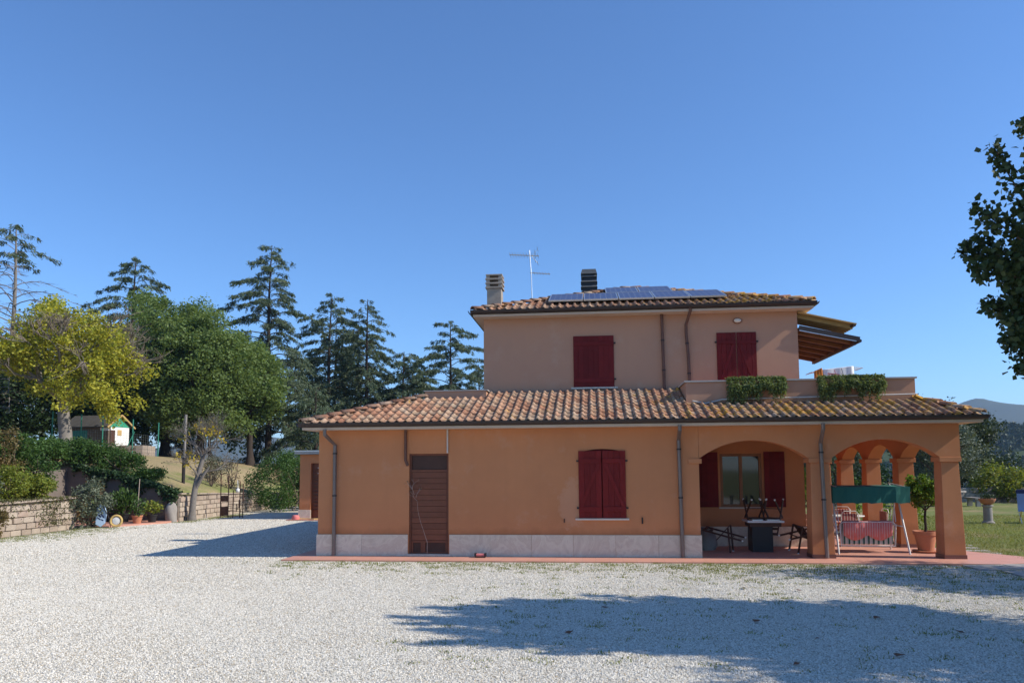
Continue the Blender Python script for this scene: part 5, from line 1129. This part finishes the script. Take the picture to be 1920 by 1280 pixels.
# potted citrus
t = thing('potted_citrus', 'round headed citrus tree in a large terracotta pot on a saucer', 'potted tree', (14.42, 1.62, 0)); t.location = (14.05, 1.75, 0)
t.location = (14.5, 1.7, 0); t.location.x = 14.36; t.location.y = 1.32
MB().lathe([(.27, .002), (.31, .05), (.29, .055), (.02, .03)], 24).build('saucer', 'terracotta', t, smooth=True)
MB().lathe([(.17, .04), (.235, .40), (.262, .41), (.272, .50), (.235, .50), (.22, .45), (.01, .45)], 24).build('pot', 'terracotta', t, smooth=True)
m = MB(); tips = []; random.seed(9); pts, rad = taper((0, 0, .44), (.03, 0, .98), .035, .028, .04, 4); m.tube(pts, rad, 8, False)
for i in range(6): grow(m, pts[-1], Vector((math.cos(i * 1.05), math.sin(i * 1.05), .9)), .22, .016, 2, tips, .5, .2)
m.build('trunk', 'bark_dark', t, smooth=True)
cs = blob(46, (0, 0, 1.43), (.36, .36, .40), .5, .15, -.9); foliage('crown', np.concatenate([blob(75, c, (.13, .13, .12), .2, .3, -1) for c in cs]), .075, 'leaf_citrus', t, aspect=.5)
for i, (x, y, lb) in enumerate(((14.9, 3.6, 'green leafy plant in a pot beside the second side column'), (14.95, 6.0, 'green leafy plant in a pot beside the third side column'), (14.85, 8.4, 'green leafy plant in a pot beside the far side column'))):
    tt = potted(lb, x + .15, y + .2, .2, .34, 'terracotta', 'leaf_citrus', .36, .85, .09, 420, 60 + i, z=0); tt['group'] = 'potted plants along the side porch'
# what lies by the wall
t = thing('dry_stalk', 'dry branching flower stalk leaning against the brown door', 'plant stalk', (2.62, -.02, .05)); m = MB(); random.seed(3); q = []
grow(m, Vector((.06, -.06, 0)), Vector((-.27, .07, 1.0)), 1.0, .0045, 0, q, .5); e = q[-1][0]
for i in range(5): grow(m, e + Vector((-.03 * i, .0, .07 * i)), Vector((random.uniform(-1, .9), .0, .9)), .14, .0035, 2, q, .7, .1, (2, 3))
m.v = [(x, min(y, .075), z + .28) for x, y, z in m.v]; m.tube([(.06, -.06, .0), (.06, -.06, .3)], .0045, 5); m.build('stem', 'tan_paper', t); foliage('seed_heads', [tuple(Vector((p.x, min(p.y, .07) - .01, p.z + .28))) for p, d, dep in q if dep == 0], .04, 'leaf_dry', t)
t = thing('shoe_brush', 'small boot brush with reddish bristles lying on the terracotta walk', 'brush', (3.96, -.22, .002)); MB().box(-.1, .1, -.05, .05, .03, .085).build('bristles', 'red_cloth', t, bevel=.012); MB().box(-.12, .12, -.06, .06, 0, .03).build('stock', 'dark_wood', t)
for x in (-.115, .115): MB().box(x - .02, x + .02, -.06, .06, .032, .1).build('end_cap', 'black_plastic', t)

# ------------------------------------------------------------------ right garden
t = thing('pedestal_planter', 'terracotta bowl of plants on a stone pedestal on the lawn', 'planter', (21.9, 14.4, 0))
t.location = (20.35, 10.9, 0)
MB().lathe([(.2, 0), (.2, .05), (.15, .08), (.14, .56), (.18, .6), (.18, .64)], 16).build('pedestal', 'stone_grey', t, smooth=True); MB().lathe([(.1, .64), (.2, .7), (.26, .8), (.28, .86), (.24, .86), (.02, .82)], 20).build('bowl', 'terracotta', t, smooth=True)
foliage('plant', blob(320, (0, 0, .93), (.27, .27, .13), .2, .3, -1), .06, 'leaf_dark', t)
t = thing('lounge_chair', 'blue grey fabric lounge chair with yellow leg at the lawn edge', 'chair', (21.7, 10.9, 0), R(-20))
MB().tube([(-.25, -.3, 0), (-.25, .35, .42), (-.25, .45, 1.0)], .015, 7).tube([(.25, -.3, 0), (.25, .35, .42), (.25, .45, 1.0)], .015, 7).build('frame', 'white_paint', t); MB().tube([(-.25, .35, 0), (-.25, -.3, .42)], .018, 7).tube([(.25, .35, 0), (.25, -.3, .42)], .018, 7).build('leg', 'yellow_tyre', t)
MB().add([(-.27, -.3, .42), (.27, -.3, .42), (.27, .33, .38), (-.27, .33, .38), (-.27, .46, 1.12), (.27, .46, 1.12)], [(0, 1, 2, 3), (3, 2, 5, 4)]).build('sling', 'blue_cloth', t).modifiers.new('thick', 'SOLIDIFY').thickness = .012
MB().box(-.28, .28, .43, .5, 1.0, 1.16).build('headrest', 'navy', t, bevel=.02)
t = thing('stone_table_set', 'grey stone garden table with bench at the back of the lawn', 'table', (24.2, 22.6, 0))
MB().lathe([(.3, 0), (.2, .1), (.18, .62), (.3, .68)], 12).build('pedestal', 'stone_grey', t); MB().lathe([(.7, .68), (.72, .72), (.7, .77)], 20).build('tabletop', 'stone_grey', t); MB().box(.9, 1.3, -.6, .6, .36, .44).box(1.0, 1.2, -.5, -.35, 0, .36).box(1.0, 1.2, .35, .5, 0, .36).build('bench', 'stone_grey', t)
t = thing('garden_wall', 'low rough stone garden wall at the back of the lawn', 'wall', (24.5, 26, 0), R(8))
for i in range(12):
    for j in range(3): MB().box(i * .6 + (j % 2) * .3, i * .6 + (j % 2) * .3 + .57, random.uniform(-.03, .03), .4, j * .27, j * .27 + .255).build('block', 'stone_grey', t, bevel=.02)
for i in range(6):
    x = 15.75 + .06 * i + random.uniform(-.05, .05); y = .85 + i * .62; tag(MB().prism([(-.3, -.13), (.28, -.16), (.31, .14), (-.27, .15)], -.06, .006, 'z').build('stepping_stone', 'flag_stone', bevel=.008), 'pale stepping stone set in the lawn beside the porch', 'stone', 'stepping stones in the lawn').location = (x, y, h1(x, y) + .012)
for i in range(12):
    x = random.uniform(6, 14); y = random.uniform(-10.2, -4); o = MB().add([(-.05, 0, .01), (0, -.035, .0), (.06, 0, .015), (0, .04, .004), (-.02, 0, .02)], [(0, 1, 4), (1, 2, 4), (2, 3, 4), (3, 0, 4)]).build('fallen_leaf', 'fallen_brown'); tag(o, 'brown fallen leaf curled on the gravel yard', 'leaf', 'fallen leaves on the gravel'); o.location = (x, y, -.008); o.rotation_euler = (random.uniform(-.2, .2), random.uniform(-.2, .2), random.uniform(0, 6)); s = random.uniform(.8, 1.5); o.scale = (s, s, s)
# grass: lawn blades near the paths and weeds in the gravel
def blades(pts, hgt, name, label):
    P = np.asarray(pts, float); n = len(P); h = hgt * rng.uniform(.5, 1.3, n); a = rng.uniform(0, 6.28, n); w = .006 + .004 * rng.random(n)
    d = np.stack([np.cos(a), np.sin(a), np.zeros(n)], 1); b = rng.normal(size=(n, 3)) * [.45, .45, 0]; T = P + (b + [0, 0, 1]) * h[:, None]
    V = np.stack([P - d * w[:, None], P + d * w[:, None], T], 1).reshape(-1, 3); link(name, mesh_np(name, V, np.arange(3 * n).reshape(-1, 3), ['grass_blade']), None, kind='stuff', label=label, category='grass')
pts = []
for i in range(2300):
    z = random.random()
    if z < .30: x, y = random.uniform(-.5, 12), -.92 - abs(random.gauss(0, 1.0))
    elif z < .52: x, y = random.uniform(8, 15), -.95 - abs(random.gauss(0, 1.5))
    elif z < .68: x, y = random.uniform(4, 14), random.uniform(-10, -3)
    elif z < .9: x, y = -11.7 + abs(random.gauss(0, 1.0)), random.uniform(3, 9)
    else: x, y = -10.0 + abs(random.gauss(0, .4)), random.uniform(11, 17)
    for q in range(random.randint(5, 18)): pts.append((x + random.gauss(0, .07), y + random.gauss(0, .05), -.03))
blades(pts, .036, 'weeds', 'thin green weeds sprouting through the gravel')
n = 60000; X = rng.uniform(15.5, 26, n); Y = rng.uniform(-1, 15, n); k = (X > 15.3 + np.maximum(0, .9 - Y) * .9); X, Y = X[k], Y[k]
blades(np.stack([X, Y, H(X, Y)], 1), .05, 'lawn_grass', 'short green lawn grass beside the side porch')

# ------------------------------------------------------------------ haze
hz = MB().box(-3400, 3400, -2400, 3400, -45, 195).build('haze', 'concrete', None, kind='stuff'); hz.data.materials.clear()
hm = bpy.data.materials.new('haze'); hm.use_nodes = True; hm.node_tree.nodes.clear(); ho_ = hm.node_tree.nodes.new('ShaderNodeOutputMaterial'); pv = hm.node_tree.nodes.new('ShaderNodeVolumePrincipled')
pv.inputs['Color'].default_value = (.45, .69, 1, 1); pv.inputs['Density'].default_value = .0002; pv.inputs['Anisotropy'].default_value = .2; hm.node_tree.links.new(pv.outputs[0], ho_.inputs['Volume']); hz.data.materials.append(hm)
hz['label'] = 'thin blue haze lying over the valley'; hz['category'] = 'haze'
